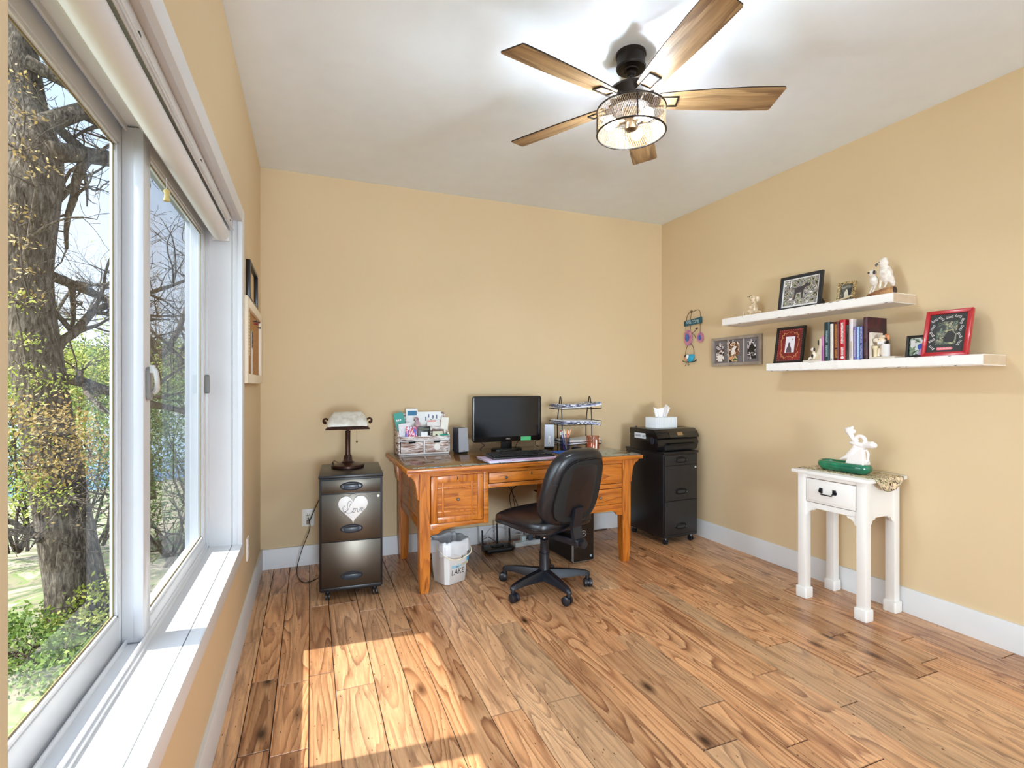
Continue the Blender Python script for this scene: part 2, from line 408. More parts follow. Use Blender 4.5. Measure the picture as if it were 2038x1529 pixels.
def sash(name, x0, x1, y0, y1, z0, z1, stl, str_, rb, rt):
    """one sliding sash: four rails, bead, glass"""
    g = G(); g.box(x0, x1, y0, y0 + stl, z0, z1, bev=.003); g.box(x0, x1, y1 - str_, y1, z0, z1, bev=.003)
    g.box(x0, x1, y0 + stl, y1 - str_, z0, z0 + rb, bev=.003); g.box(x0, x1, y0 + stl, y1 - str_, z1 - rt, z1, bev=.003)
    o = g.build(name, vinyl, win)
    g = G(); a, b, c, d = y0 + stl, y1 - str_, z0 + rb, z1 - rt; xm = x1 - .014; t = .009
    g.box(xm + .001, x1 - .003, a - .002, a + t, c, d, bev=.001); g.box(xm + .001, x1 - .003, b - t, b + .002, c, d, bev=.001)
    g.box(xm + .001, x1 - .003, a, b, c - .002, c + t, bev=.001); g.box(xm + .001, x1 - .003, a, b, d - t, d + .002, bev=.001)
    g.build('bead', vinyl, o)
    g = G(); t = .0135
    g.box(xm + .0008, xm + .003, a, a + t, c, d); g.box(xm + .0008, xm + .003, b - t, b, c, d); g.box(xm + .0008, xm + .003, a, b, c, c + t); g.box(xm + .0008, xm + .003, a, b, d - t, d)
    g.build('gasket', pm('brown_gasket', '8b7c55', .6), o)
    g = G(); g.add([(xm, a, c), (xm, b, c), (xm, b, d), (xm, a, d)], [(0, 1, 2, 3)])
    g.build('glass', glassm, o); return o
glassm = bpy.data.materials.new('window_glass'); glassm.use_nodes = True
N = glassm.node_tree.nodes; L = glassm.node_tree.links; N.clear()
ot = N.new('ShaderNodeOutputMaterial'); ms = N.new('ShaderNodeMixShader'); tr = N.new('ShaderNodeBsdfTransparent'); gl = N.new('ShaderNodeBsdfGlossy'); fz = N.new('ShaderNodeFresnel')
tr.inputs[0].default_value = (.93, .95, .94, 1); gl.inputs['Roughness'].default_value = 0.0; fz.inputs['IOR'].default_value = 1.45
mm = N.new('ShaderNodeMath'); mm.operation = 'MULTIPLY'; mm.inputs[1].default_value = .65; mm.use_clamp = True
L.new(fz.outputs[0], mm.inputs[0]); L.new(mm.outputs[0], ms.inputs[0]); L.new(tr.outputs[0], ms.inputs[1]); L.new(gl.outputs[0], ms.inputs[2]); L.new(ms.outputs[0], ot.inputs[0])
MATS['window_glass'] = glassm
rs_ = sash('sash', -.472, -.447, 1.745, 2.675, WZ0 + .014, WZ1 - .038, .068, .045, .048, .050)
ls_ = sash('sash', -.524, -.500, WY0 + .03, 1.80, WZ0 + .014, WZ1 - .038, .060, .068, .085, .055)
g = G(); g.box(-.499, -.4715, 1.747, 1.800, WZ0 + .016, WZ1 - .040); g.build('interlock_rail', vinyl, rs_)
# insect screen behind the right hand sash
scr = bpy.data.materials.new('insect_screen'); scr.use_nodes = True; N = scr.node_tree.nodes; L = scr.node_tree.links; N.clear()
ot = N.new('ShaderNodeOutputMaterial'); ms = N.new('ShaderNodeMixShader'); tr = N.new('ShaderNodeBsdfTransparent'); df = N.new('ShaderNodeBsdfDiffuse'); df.inputs[0].default_value = (.03, .03, .035, 1)
ms.inputs[0].default_value = .42; L.new(tr.outputs[0], ms.inputs[1]); L.new(df.outputs[0], ms.inputs[2]); L.new(ms.outputs[0], ot.inputs[0]); MATS['insect_screen'] = scr
g = G(); g.add([(-.510, 1.802, WZ0 + .02), (-.510, 2.677, WZ0 + .02), (-.510, 2.677, WZ1 - .04), (-.510, 1.802, WZ1 - .04)], [(0, 1, 2, 3)]); g.build('insect_screen', scr, win)
# cam lock with lever on the meeting stile, pull on the far stile
latch_m = pm('grey_latch_plastic', '9a9a97', .35)
g = G(); g.prism(rrect(.034, .098, .015, 6, 1.779, 1.262), -.4465, -.436, 'x', bev=.002); lk = g.build('sash_lock', latch_m, win)
g = G(); g.tube(catmull([(-.435, 1.768, 1.305), (-.424, 1.766, 1.30), (-.420, 1.770, 1.27), (-.424, 1.782, 1.245), (-.433, 1.786, 1.235)], 5), [.006] * 3 + [.007] * 10 + [.008] * 8, 8)
g.box(-.437, -.424, 1.760, 1.774, 1.292, 1.316, bev=.003); g.build('lever', pm('pale_lever', 'cfcfcc', .3), lk)
g = G()
for a, b in ((1.779, 1.298), (1.779, 1.224)): g.lathe([(0, 0), (.003, 0), (.003, .001), (0, .0015)], 10, (-.436, a, b), 'x')
g.build('screw', grey_gasket, lk)
g = G(); g.prism(rrect(.022, .085, .009, 5, 2.652, 1.262), -.4475, -.428, 'x', bev=.004); g.build('pull_handle', pm('grey_pull', '7f807e', .4), win)

# roller shade rolled up under the head
shade = thing('roller_shade', 'white roller shade rolled up along the top of the window', 'window shade', (-.385, 1.63, 1.975))
g = G(); g.lathe([(0, -1.055), (.036, -1.055), (.036, 1.02), (0, 1.02)], 28, (0, 0, -.018), 'y'); g.build('rolled_fabric', pm('white_shade_cloth', 'dfdfdf', .7), shade)
g = G(); g.box(-.045, -.020, -1.06, 1.03, .030, .058, bev=.002); g.build('head_rail', white, shade)
g = G(); g.box(.041, .046, -1.06, 1.04, .000, .055); g.box(.052, .055, -1.06, 1.04, .004, .010); g.build('fascia_channel', pm('white_channel', 'dadada', .4), shade)
for y in (-.35, .30, .96):
    g = G(); g.box(.038, .050, y, y + .014, .018, .030, bev=.001)
    g.build('bracket_clip', pm('dark_clip', '3a3a38', .5), shade)
g = G(); g.box(-.034, .036, 1.022, 1.030, -.052, .055, bev=.003); g.build('end_bracket', white, shade)
# small hanging stopper seen before the right hand glass
st = thing('shade_pull', 'small cream pull hanging from the shade before the right window glass', 'pull', (-.432, 1.93, 1.90))
g = G(); g.lathe([(0, 0), (.009, .002), (.010, .008), (.007, .014), (.007, .026), (.010, .034), (.006, .040), (0, .041)], 16, (0, 0, -.05)); g.build('pull_knob', pm('cream_plastic', 'd8c27a', .4), st)
g = G(); g.cyl((0, 0, -.01), (0, 0, .028), .001, seg=6); g.build('cord', pm('clear_cord', 'e8e8e0', .4), st)
# ------------------------------------------------------------------ ceiling fan
dark_metal = pm('oiled_bronze', '2c2623', .45, metal=.6)
fanwood = wood('greyed_fan_wood', '80603f', 'b08d62', 'c9a97c', axis=0, rough=.5, rings=3.5, scale=2.4, streak=.3)
fan = thing('ceiling_fan', 'five-blade wood and bronze ceiling fan with a round mesh light cage', 'ceiling fan', (1.332, 1.902, H))
g = G(); g.lathe([(0, 0), (.066, 0), (.067, -.012), (.062, -.016), (.062, -.056), (.066, -.062), (.063, -.070), (.035, -.073), (.033, -.078), (0, -.078)], 40); g.build('canopy', dark_metal, fan)
g = G(); g.cyl((0, 0, -.075), (0, 0, -.150), .0135); g.ell((0, 0, -.085), .022, 16); g.build('downrod', dark_metal, fan)
g = G(); g.lathe([(0, -.135), (.030, -.137), (.075, -.150), (.098, -.165), (.100, -.175), (.096, -.180), (.088, -.215), (.086, -.250), (0, -.252)], 48); g.build('motor_housing', dark_metal, fan)
def blade_outline():
    L0, L1 = .115, .655
    top = [(L0, .030), (L0 + .008, .042), (.20, .051), (.35, .061), (.50, .067), (L1 - .028, .068), (L1 - .020, .062)]
    bot = [(L1, -.058), (L1 - .008, -.066), (.50, -.067), (.35, -.061), (.20, -.051), (L0 + .008, -.042), (L0, -.030)]
    return top + bot
pitch = R(13)
for k in range(5):
    a = R(48 - 72 * k)
    g = G(); g.prism(blade_outline(), -.003, .003, 'z', bev=.0012)
    b = g.build('blade', [fanwood, dark_metal], fan, loc=(0, 0, -.212))
    for pf in b.data.polygons:
        if abs(pf.normal.z) < .8: pf.material_index = 1; b.rotation_euler = (-pitch, 0, 0)
    b.matrix_basis = Matrix.Translation((0, 0, -.212)) @ Matrix.Rotation(a, 4, 'Z') @ Matrix.Rotation(-pitch, 4, 'X')
    g = G(); M = Matrix.Identity(4)
    # blade iron: forked bracket, open in the middle
    w = .026
    g.box(.085, .128, -w - .004, w + .004, -.010, -.004, bev=.002)
    g.box(.120, .205, -w - .003, -w + .003, -.0095, -.0035, bev=.001); g.box(.120, .205, w - .003, w + .003, -.0095, -.0035, bev=.001)
    g.box(.200, .207, -w - .003, w + .003, -.0095, -.0035, bev=.001)
    g.box(.070, .100, -w, w, -.012, .010, bev=.003)
    g.build('blade_iron', dark_metal, b)
zt, zb, rc = -.253, -.356, .150
g = G()
for z in (zt, zb): g.tube([(rc * math.cos(t), rc * math.sin(t), z) for t in [2 * PI * i / 64 for i in range(64)]], .0042, 8, closed=True)
for i in range(4):
    a = R(65 + 90 * i); g.cyl((rc * math.cos(a), rc * math.sin(a), zt), (rc * math.cos(a), rc * math.sin(a), zb), .0030, seg=8)
for i in range(3):
    a = R(20 + 120 * i); g.cyl((.06 * math.cos(a), .06 * math.sin(a), zt + .001), (rc * math.cos(a), rc * math.sin(a), zt), .0035, seg=8)
cage = g.build('light_cage', dark_metal, fan)
# woven wire: two opposed sets of slanting wires
g = G(); nn = 96; rows = 17
for sgn in (1, -1):
    for i in range(nn):
        pts = []
        for j in range(5):
            a = 2 * PI * (i + sgn * j * 1.15) / nn; pts.append(((rc - .001) * math.cos(a), (rc - .001) * math.sin(a), zt + (zb - zt) * j / 4))
        g.tube(pts, .00085, 4)
g.build('wire_mesh', pm('bronze_wire', '9c8466', .4, metal=.5), cage)
g = G(); g.lathe([(0, -.250), (.038, -.252), (.040, -.300), (.026, -.312), (.026, -.338), (.018, -.344), (0, -.345)], 32); hub = g.build('light_hub', pm('satin_brass_brown', '7d6a52', .3, metal=.8), fan)
bulb_m = pm('lit_bulb', 'fff0d0', .4, emit=7)
for i, a in enumerate((-18, 102, 222)):
    a = R(a - 62); d = Vector((math.cos(a), math.sin(a), -.25)).normalized()
    p0 = d * .024 + Vector((0, 0, -.290)); p1 = d * .062 + Vector((0, 0, -.290))
    g = G(); g.cyl(p0, p1, .016, .019, 20); sk = g.build('lamp_socket', pm('satin_brass_brown', '7d6a52', .3, metal=.8), fan)
    c = d * .096 + Vector((0, 0, -.290)); Q = d.to_track_quat('Z', 'Y').to_matrix()
    g = G(); prof = [(0, -.036), (.012, -.035), (.014, -.028), (.024, -.012), (.0285, .004), (.024, .020), (.012, .030), (0, .033)]
    t0 = G(); t0.lathe(prof, 24); t0.bm.transform(Q.to_4x4()); t0.bm.transform(Matrix.Translation(c)); t0.build('bulb', bulb_m, fan)
    l = bpy.data.lights.new('fan_bulb_light', 'POINT'); l.energy = 56; l.color = (.78, .90, 1.0); l.shadow_soft_size = .03
    lo = bpy.data.objects.new('fan_bulb_light', l); COL.objects.link(lo); lo.parent = fan; lo.location = c + d * .0

# ------------------------------------------------------------------ filing cabinets
def oval_handle(o, x, z, mats, w=.130, h=.054):
    g = G(); pts = circ(w / 2, 40, x, z, h / 2); inn = circ(w / 2 - .009, 40, x, z, h / 2 - .008)
    n = 40; vs = [(p[0], -.003, p[1]) for p in pts] + [(p[0], -.010, p[1]) for p in [((a[0] + b[0]) / 2, (a[1] + b[1]) / 2) for a, b in zip(pts, inn)]] + [(p[0], -.004, p[1]) for p in inn]
    fs = [(i, (i + 1) % n, n + (i + 1) % n, n + i) for i in range(n)] + [(n + i, n + (i + 1) % n, 2 * n + (i + 1) % n, 2 * n + i) for i in range(n)] + [tuple(2 * n + i for i in range(n))]
    g.add(vs, fs); hd = g.build('oval_pull', mats[0], o)
    g = G(); g.box(x - w * .33, x + w * .33, -.0052, -.0045, z - h * .26, z + h * .27); g.build('finger_recess', mats[1], hd)
    g = G(); g.box(x - w * .30, x + w * .30, -.0078, -.0053, z - h * .26, z + h * .12, bev=.001); g.build('grip_lip', mats[2], hd)
def cabinet(label, loc, rz, metal, W=.356, D=.458, HT=.732, zb=.060, brass=False, lock_m=None, splits=(.624, .345), cast_silver=False):
    t = thing('filing_cabinet', label, 'filing cabinet', loc, rz, None)
    g = G(); g.box(0, W, .004, D, zb, HT - .018, bev=.002); g.build('body', metal[0], t)
    g = G(); g.box(-.004, W + .004, -.010, D + .004, HT - .018, HT, bev=.004); g.build('top_panel', metal[0], t)
    e = .012; zz = [(HT - .028, splits[0] + .002), (splits[0] - .003, splits[1] + .002), (splits[1] - .003, zb + .020)]
    for k, (a, b) in enumerate(zz):
        g = G(); g.box(e, W - e, -.004, .006, b, a, bev=.0015); d = g.build('drawer', metal[1], t)
        hz = (a + b) / 2 + (.000 if k == 0 else (b - a) / 2 + .073) if k != 0 else (a + b) / 2
        hz = {0: (a + b) / 2, 1: b + .068, 2: b + .060}[k]
        oval_handle(d, W / 2, hz, metal[2:5])
        if k == 1:
            g = G(); g.lathe([(0, -.010), (.007, -.010), (.0085, -.008), (.0085, -.003)], 16, (W - .026, 0, a - .022), 'y'); lk = g.build('lock', lock_m, d)
            g = G(); g.box(W - .0268, W - .0252, -.0106, -.0098, a - .027, a - .017); g.build('keyhole', pm('black_hole', '050505', .9), lk)
    g = G(); g.box(.006, W - .006, -.002, .010, zb - .004, zb + .018, bev=.002); g.build('plinth', metal[0], t)
    for x in (.045, W - .045):
        for y in (.035, D - .05):
            g = G(); g.box(x - .016, x + .016, y - .018, y + .018, zb - .004, zb, bev=.001); g.box(x - .009, x + .009, y - .012, y + .012, .030, zb - .003, bev=.003); c = g.build('caster', lock_m if cast_silver else metal[0], t)
            g = G(); r = .0225
            for s in (-.013, .005): g.lathe([(0, 0), (r - .004, 0), (r, .002), (r, .007), (r - .004, .008), (0, .008)], 20, (x + s, y - .006, r), 'x')
            g.build('wheel', pm('black_wheel_rubber', '1c1d22', .4), c)
    return t
blackp = pm('black_powder_coat', '17171a', .33, spec=.5)
blackg = pm('black_gloss_drawer', '1b1a1a', .20, metal=.35, spec=.7)
steel_w = pm('white_metal_lock', 'd8d8d6', .35, metal=.3)
ovalm = pm('dark_oval_plastic', '565a62', .22, metal=.6); recess = pm('black_recess', '060607', .6); gripm = pm('blue_grey_grip', '39434d', .3)
blackf = pm('satin_black_front', '5c564d', .33, metal=.95, spec=.8)
cabL = cabinet('black filing cabinet under the banker lamp with white heart sign on its front', (.046, 3.120, 0), R(-3.5), (blackp, blackf, ovalm, recess, gripm), lock_m=steel_w)
cabR = cabinet('black filing cabinet in the corner right of the desk under the printer', (2.555, 3.220, 0), R(3.7), (blackp, pm('matt_black_drawer', '222224', .36), pm('matt_oval', '141416', .35), recess, pm('matt_grip', '2a2a2c', .3)), lock_m=steel_w, cast_silver=True)

# heart sign hanging on the drawer
hs = thing('heart_sign', 'white wooden heart with the word Love hung on the left cabinet drawer', 'heart sign', (.046, 3.120, 0), R(-3.5))
def heart(w, h, n=48):
    o = []
    for i in range(n):
        t = 2 * PI * i / n; x = 16 * math.sin(t) ** 3; y = 13 * math.cos(t) - 5 * math.cos(2 * t) - 2 * math.cos(3 * t) - math.cos(4 * t)
        o.append((x / 32 * w, (y + 2.5) / 29 * h))
    return o
g = G(); g.prism([(.187 + x, .530 + z) for x, z in heart(.165, .158)], -.0210, -.0125, 'y', bev=.0015); hb = g.build('heart_board', pm('chipped_white_paint', 'ecebe8', .55, var=.1, vscale=30), hs)
def script_love(g, ox, oz, s):
    strokes = [[(-.9, .35), (-1.15, .1), (-1.0, -.35), (-.6, -.2), (-.35, .35), (-.2, .75), (-.45, .85), (-.6, .5), (-.65, -.1), (-.95, -.55), (-1.2, -.5), (-1.05, -.35), (-.6, -.55), (-.2, -.5), (.05, -.2)],
               [(.05, -.1), (-.05, -.4), (.1, -.5), (.25, -.3), (.15, -.05), (.02, -.1), (.3, -.05), (.45, -.1)],
               [(.45, -.05), (.5, -.45), (.6, -.45), (.8, -.05), (.75, .0), (.9, -.1)],
               [(.9, -.25), (1.1, -.1), (1.05, .05), (.92, -.05), (.92, -.35), (1.05, -.4), (1.3, -.15)]]
    for s_ in strokes: g.tube(catmull([(ox + x * s, -.0218, oz + z * s) for x, z in s_], 5), .0011, 5)
g = G(); script_love(g, .187, .538, .050); g.build('lettering', pm('grey_script_ink', '4c4b48', .5), hb, label='grey script word Love')
g = G(); g.tube(catmull([(.15, -.013, .595), (.187, -.008, .620), (.224, -.013, .595)], 6), .0009, 5); g.build('hanging_wire', pm('thin_wire', '777777', .4, metal=.8), hs)

# ------------------------------------------------------------------ banker lamp
lamp = thing('banker_lamp', 'bronze banker lamp with mottled glass shade standing on the left cabinet', 'lamp', (.222, 3.395, .732), R(-4))
brz = pm('dark_bronze', '35221c', .32, metal=.6, color2='4a2c22', vscale=40)
g = G(); g.lathe([(0, 0), (.098, 0), (.101, .004), (.101, .016), (.097, .021), (.060, .027), (.040, .031), (0, .033)], 48); g.build('base', brz, lamp)
g = G(); g.lathe([(.036, .028), (.038, .036), (.030, .041), (.028, .044), (.024, .075), (.018, .082), (0, .082)], 8); g.build('collar', brz, lamp)
g = G(); g.lathe([(0, .08), (.0165, .08), (.0155, .088), (.0155, .222), (.017, .226), (.017, .232), (.008, .236), (.008, .245), (0, .245)], 24); g.build('stem', brz, lamp)
def shade_ring(x, k):  # half-round trough section
    pts = []
    for i in range(17):
        a = PI * i / 16; pts.append((x, -k[0] * math.cos(a), .262 + k[1] * math.sin(a) ** .8))
    return pts
g = G(); secs = [(-.118, (.064, .050)), (-.105, (.064, .075)), (-.085, (.062, .094)), (0, (.060, .096)), (.085, (.062, .094)), (.105, (.064, .075)), (.118, (.064, .050))]
rings = [shade_ring(x, k) for x, k in secs]; vs = [v for r_ in rings for v in r_]
fs = [(i * 17 + j, i * 17 + j + 1, (i + 1) * 17 + j + 1, (i + 1) * 17 + j) for i in range(6) for j in range(16)]
fs += [tuple(range(17)), tuple(6 * 17 + j for j in range(17))]
g.add(vs, fs); sh = g.build('lamp_shade', pm('mottled_glass_shade', 'c9c6bb', .22, var=.3, vscale=25, coat=.6, color2='b3ac9c'), lamp)
g = G(); out = rrect(.272, .150, .008, 3); inn = rrect(.236, .126, .006, 3); n = len(out)
vs = [(x, y, .246) for x, y in out] + [(x, y, .266) for x, y in inn] + [(x * .98, y * .98, .246) for x, y in inn]
g.add(vs, [(i, (i + 1) % n, n + (i + 1) % n, n + i) for i in range(n)] + [(n + i, n + (i + 1) % n, 2 * n + (i + 1) % n, 2 * n + i) for i in range(n)] + [(2 * n + i, 2 * n + (i + 1) % n, (i + 1) % n, i) for i in range(n)])
g.lathe([(0, .238), (.035, .240), (.045, .250), (0, .252)], 24, sx=1, sy=.7)
g.box(-.11, .11, -.004, .004, .244, .252); g.build('shade_rim', brz, lamp)
for s in (-1, 1):
    g = G(); g.tube(catmull([(s * .112, 0, .300), (s * .132, 0, .312), (s * .146, 0, .304), (s * .144, 0, .288), (s * .128, 0, .285)], 5), .0065, 8); g.ell((s * .138, 0, .287), .011, 12); g.build('side_arm', brz, lamp)
g = G(); g.cyl((.055, -.02, .25), (.055, -.02, .168), .0009, seg=6); g.ell((.055, -.02, .164), .0065, 12); g.build('pull_chain', pm('aged_brass', '6d5a34', .35, metal=.9), lamp)
g = G(); g.cyl((-.088, -.02, .020), (-.088, -.02, .036), .007, .003, 10); g.build('switch_knob', brz, lamp)

# ------------------------------------------------------------------ desk
desk = thing('desk', 'orange oak mission style desk with glass top against the back wall', 'desk', (.524, 2.985, 0), R(.9))
oak = wood('orange_oak', '9a4d17', 'c87424', 'd98633', axis=0, rough=.32, rings=5, scale=3.4, coat=.15, streak=.45)
oakv = wood('orange_oak_upright', '9a4d17', 'c87424', 'd98633', axis=2, rough=.32, rings=5, scale=3.4, coat=.15, streak=.45)
oaky = wood('orange_oak_side', '9a4d17', 'c87424', 'd98633', axis=1, rough=.32, rings=5, scale=3.4, coat=.15, streak=.45)
DW, DD = 1.69, .78
g = G(); g.box(0, DW, 0, DD, .731, .757, bev=.004); g.build('desk_top', oak, desk)
g = G(); g.box(.004, .13, -.0012, .002, .737, .744); g.build('breadboard_inlay', pm('dark_inlay', '8a3f14', .4), desk)
g = G(); g.box(.010, DW - .010, .010, DD - .01, .7595, .7640, bev=.0008)
gt = bpy.data.materials.new('desk_glass'); gt.use_nodes = True; N = gt.node_tree.nodes; L = gt.node_tree.links; N.clear()
ot = N.new('ShaderNodeOutputMaterial'); ms = N.new('ShaderNodeMixShader'); tr = N.new('ShaderNodeBsdfTransparent'); gl = N.new('ShaderNodeBsdfGlossy'); fz = N.new('ShaderNodeFresnel')
tr.inputs[0].default_value = (.82, .86, .84, 1); gl.inputs['Roughness'].default_value = .015; fz.inputs['IOR'].default_value = 1.5
geo = N.new('ShaderNodeNewGeometry'); mb = N.new('ShaderNodeMath'); mb.operation = 'SUBTRACT'; mb.inputs[0].default_value = 1; L.new(geo.outputs['Backfacing'], mb.inputs[1])
m2 = N.new('ShaderNodeMath'); m2.operation = 'MULTIPLY'; L.new(fz.outputs[0], m2.inputs[0]); L.new(mb.outputs[0], m2.inputs[1]); m3 = N.new('ShaderNodeMath'); m3.operation = 'MULTIPLY'; m3.inputs[1].default_value = 1.0; m3.use_clamp = True; L.new(m2.outputs[0], m3.inputs[0])
L.new(m3.outputs[0], ms.inputs[0]); L.new(tr.outputs[0], ms.inputs[1]); L.new(gl.outputs[0], ms.inputs[2]); L.new(ms.outputs[0], ot.inputs[0]); MATS['desk_glass'] = gt
dg_ = g.build('glass_sheet', gt, desk)
def leg(x, y, front, side):
    """tapering leg with a curved corbel sweeping out under the top; side -1 left, +1 right"""
    w = .066; g = G()
    zs = [0, .04, .12, .35, .731]; tw = [.046, .056, .062, .066, .066]
    rings = []
    for z, t in zip(zs, tw):
        x0, x1 = x + (w - t) / 2, x + (w + t) / 2; y0, y1 = y + (w - t) / 2, y + (w + t) / 2
        rings.append([(x0, y0, z), (x1, y0, z), (x1, y1, z), (x0, y1, z)])
    g.loft(rings)
    xe = x if side < 0 else x + w
    pts = [(xe, .56), (xe + side * .014, .575), (xe + side * .014, .60)]
    for i in range(7):
        a = PI / 2 * i / 6; pts.append((xe + side * (.018 + .050 * (1 - math.cos(a))), .62 + .092 * math.sin(a)))
    pts += [(xe + side * .074, .731), (xe, .731)]
    g.prism(pts, y + .004, y + w - .004, 'y', bev=.001)
    if front:
        g.lathe([(0, -.0012), (.004, -.0012), (.004, .001)], 10, (x + w / 2, y + .0005, .365), 'y')
    return g.build('leg', oakv, desk, sharp=40)
LX0, LX1 = .083, 1.535; LY0, LY1 = .028, .690
leg(LX0, LY0, True, -1); leg(LX0, LY1, False, -1); leg(LX1, LY0, True, 1); leg(LX1, LY1, False, 1)
w = .066; xi0, xi1 = LX0 + w, LX1; fy = LY0 + .008
g = G(); g.box(xi0, xi1, fy, fy + .02, .703, .731)
for x0 in (.492, 1.126): g.box(x0, x0 + .032, fy - .002, fy + .55, .385, .712, bev=.0015)
g.box(.524, 1.126, fy, fy + .022, .605, .630, bev=.001)
g.box(xi0, .492, fy + .001, fy + .02, .392, .412); g.box(1.158, xi1, fy + .001, fy + .02, .392, .416); g.box(1.158, xi1, fy + .001, fy + .02, .531, .560)
g.build('front_frame', oak, desk)
g = G()
for a, b, sgn in ((xi0, .492, 1), (1.158, xi1, -1)):
    # arched apron with stepped bracket at the leg
    if sgn > 0: pts = [(a, .345), (a + .05, .352), (a + .075, .368), (a + .13, .382), (b, .388), (b, .412), (a, .412)]
    else: pts = [(a, .368), (b - .085, .372), (b - .060, .362), (b - .045, .340), (b, .335), (b, .412), (a, .412)]
    g = G(); g.prism(pts, fy + .0005, fy + .019, 'y', bev=.001); g.build('arched_apron', oak, desk)
for x in (LX0 + .012, LX1 + .034):
    g = G(); g.box(x, x + .018, LY0 + w, LY1, .405, .731)
    g.box(x - .003, x + .021, LY0 + w, LY1, .375, .430, bev=.002); g.box(x - .003, x + .021, LY0 + w, LY1, .690, .731, bev=.002)
    g.box(x - .003, x + .021, .40, .43, .43, .69, bev=.001); g.build('side_panel', oaky, desk)
g = G()
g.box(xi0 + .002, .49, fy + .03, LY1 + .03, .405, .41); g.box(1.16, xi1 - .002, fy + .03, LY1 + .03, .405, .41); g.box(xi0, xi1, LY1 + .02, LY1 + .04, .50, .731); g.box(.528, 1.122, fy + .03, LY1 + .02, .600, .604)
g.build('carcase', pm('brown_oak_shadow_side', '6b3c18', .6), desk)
knob_m = pm('pewter_knob', '8d8880', .3, metal=.9)
def knob(o, x, y, z):
    g = G(); g.lathe([(0, -.024), (.006, -.0235), (.0095, -.019), (.0085, -.013), (.004, -.009), (.0045, 0), (0, 0)], 18, (x, y, z), 'y'); g.build('knob', knob_m, o)
def keyhole(o, x, y, z):
    g = G(); g.prism([(x + a, z + b) for a, b in ((-.0022, .002), (-.0035, .006), (0, .010), (.0035, .006), (.0022, .002), (.0045, -.010), (-.0045, -.010))], y - .0008, y + .001, 'y'); g.build('keyhole', pm('black_hole', '050505', .9), o)
def drawer(x0, x1, z0, z1, kn, key=None):
    g = G(); g.box(x0 + .003, x1 - .003, fy - .003, fy + .018, z0 + .003, z1 - .003, bev=.002); d = g.build('drawer', oak, desk)
    for kx in kn: knob(d, kx, fy - .003, (z0 + z1) / 2)
    if key: keyhole(d, key, fy - .0035, z1 - .020)
g = G(); g.box(xi0, .492, fy + .012, fy + .016, .41, .705); g.box(.524, 1.126, fy + .012, fy + .016, .63, .705); g.box(1.158, xi1, fy + .012, fy + .016, .41, .705); g.build('drawer_gap', pm('dark_gap', '2a1206', .8), desk)
drawer(.526, 1.124, .632, .703, (.640, 1.010), .825)
drawer(1.160, xi1 - .002, .562, .703, (1.347,)); drawer(1.160, xi1 - .002, .416, .530, (1.347,))
# lattice door
dx0, dx1, dz0, dz1 = xi0 + .006, .489, .415, .701
g = G(); st_ = .038
g.box(dx0, dx0 + st_, fy - .005, fy + .012, dz0, dz1, bev=.001); g.box(dx1 - st_, dx1, fy - .005, fy + .012, dz0, dz1, bev=.001)
g.box(dx0 + st_, dx1 - st_, fy - .004, fy + .012, dz0, dz0 + .035, bev=.001); g.box(dx0 + st_, dx1 - st_, fy - .004, fy + .012, dz1 - .040, dz1, bev=.001)
door = g.build('door', oakv, desk)
g = G(); g.box(dx0 + st_ - .002, dx1 - st_ + .002, fy + .004, fy + .009, dz0 + .033, dz1 - .038); g.build('door_panel', oak, door)
g = G(); px = [dx0 + st_ + .036, dx1 - st_ - .036]; pz = [dz0 + .035 + .030, dz1 - .040 - .034]
for x in px: g.box(x - .005, x + .005, fy - .003, fy + .006, dz0 + .034, dz1 - .039, bev=.0008)
for z in pz: g.box(dx0 + st_, dx1 - st_, fy - .0022, fy + .006, z - .005, z + .005, bev=.0008)
g.build('lattice', oakv, door)
knob(door, (dx0 + dx1) / 2, fy + .004, .553); keyhole(door, (dx0 + dx1) / 2, fy - .0045, dz1 - .016)
for x, z in ((dx1 - .015, dz1 - .018), (dx1 - .015, dz0 + .018)):
    g = G(); g.lathe([(0, -.001), (.004, -.001), (.004, .001)], 10, (x, fy - .0052, z), 'y'); g.build('peg', pm('dark_inlay', '8a3f14', .4), door)
# ------------------------------------------------------------------ office chair
def sgp(v, e): return math.copysign(abs(v) ** e, v)
def superell(g, c, r, e1=.5, e2=.55, M=None, nu=48, nv=20, fn=None):
    rings = []
    for j in range(nv + 1):
        v = -PI / 2 + PI * j / nv; rg = []
        for i in range(nu):
            u = 2 * PI * i / nu
            p = Vector((r[0] * sgp(math.cos(v), e1) * sgp(math.cos(u), e2), r[1] * sgp(math.cos(v), e1) * sgp(math.sin(u), e2), r[2] * sgp(math.sin(v), e1)))
            if fn: p = fn(p)
            if M is not None: p = M @ p
            rg.append(tuple(p + Vector(c)))
        rings.append(rg)
    return g.loft(rings)
leather = pm('black_bonded_leather', '14151a', .30, spec=.6, bump=.15, bscale=500)
clothb = pm('black_chair_cloth', '1b1a18', .85, bump=.3, bscale=900)
plastic = pm('navy_black_plastic', '14171f', .34, spec=.6)
chair = thing('office_chair', 'black swivel task chair on five casters at the desk', 'office chair', (1.345, 2.83, 0), R(18))
g = G()
def seatfn(p):
    z = p.z + (.012 * (1 - (p.x / .24) ** 2)); z -= max(0, p.y - .10) ** 2 * 1.8; return Vector((p.x, p.y, z))
superell(g, (0, .015, .440), (.245, .243, .044), .45, .44, fn=seatfn); seat = g.build('seat', leather, chair, sharp=None)
g = G(); pts = [(.246 * sgp(math.cos(t), .44), .015 + .244 * sgp(math.sin(t), .44), .437 - max(0, .015 + .244 * sgp(math.sin(t), .44) - .10) ** 2 * 1.8) for t in [2 * PI * i / 60 for i in range(60)]]
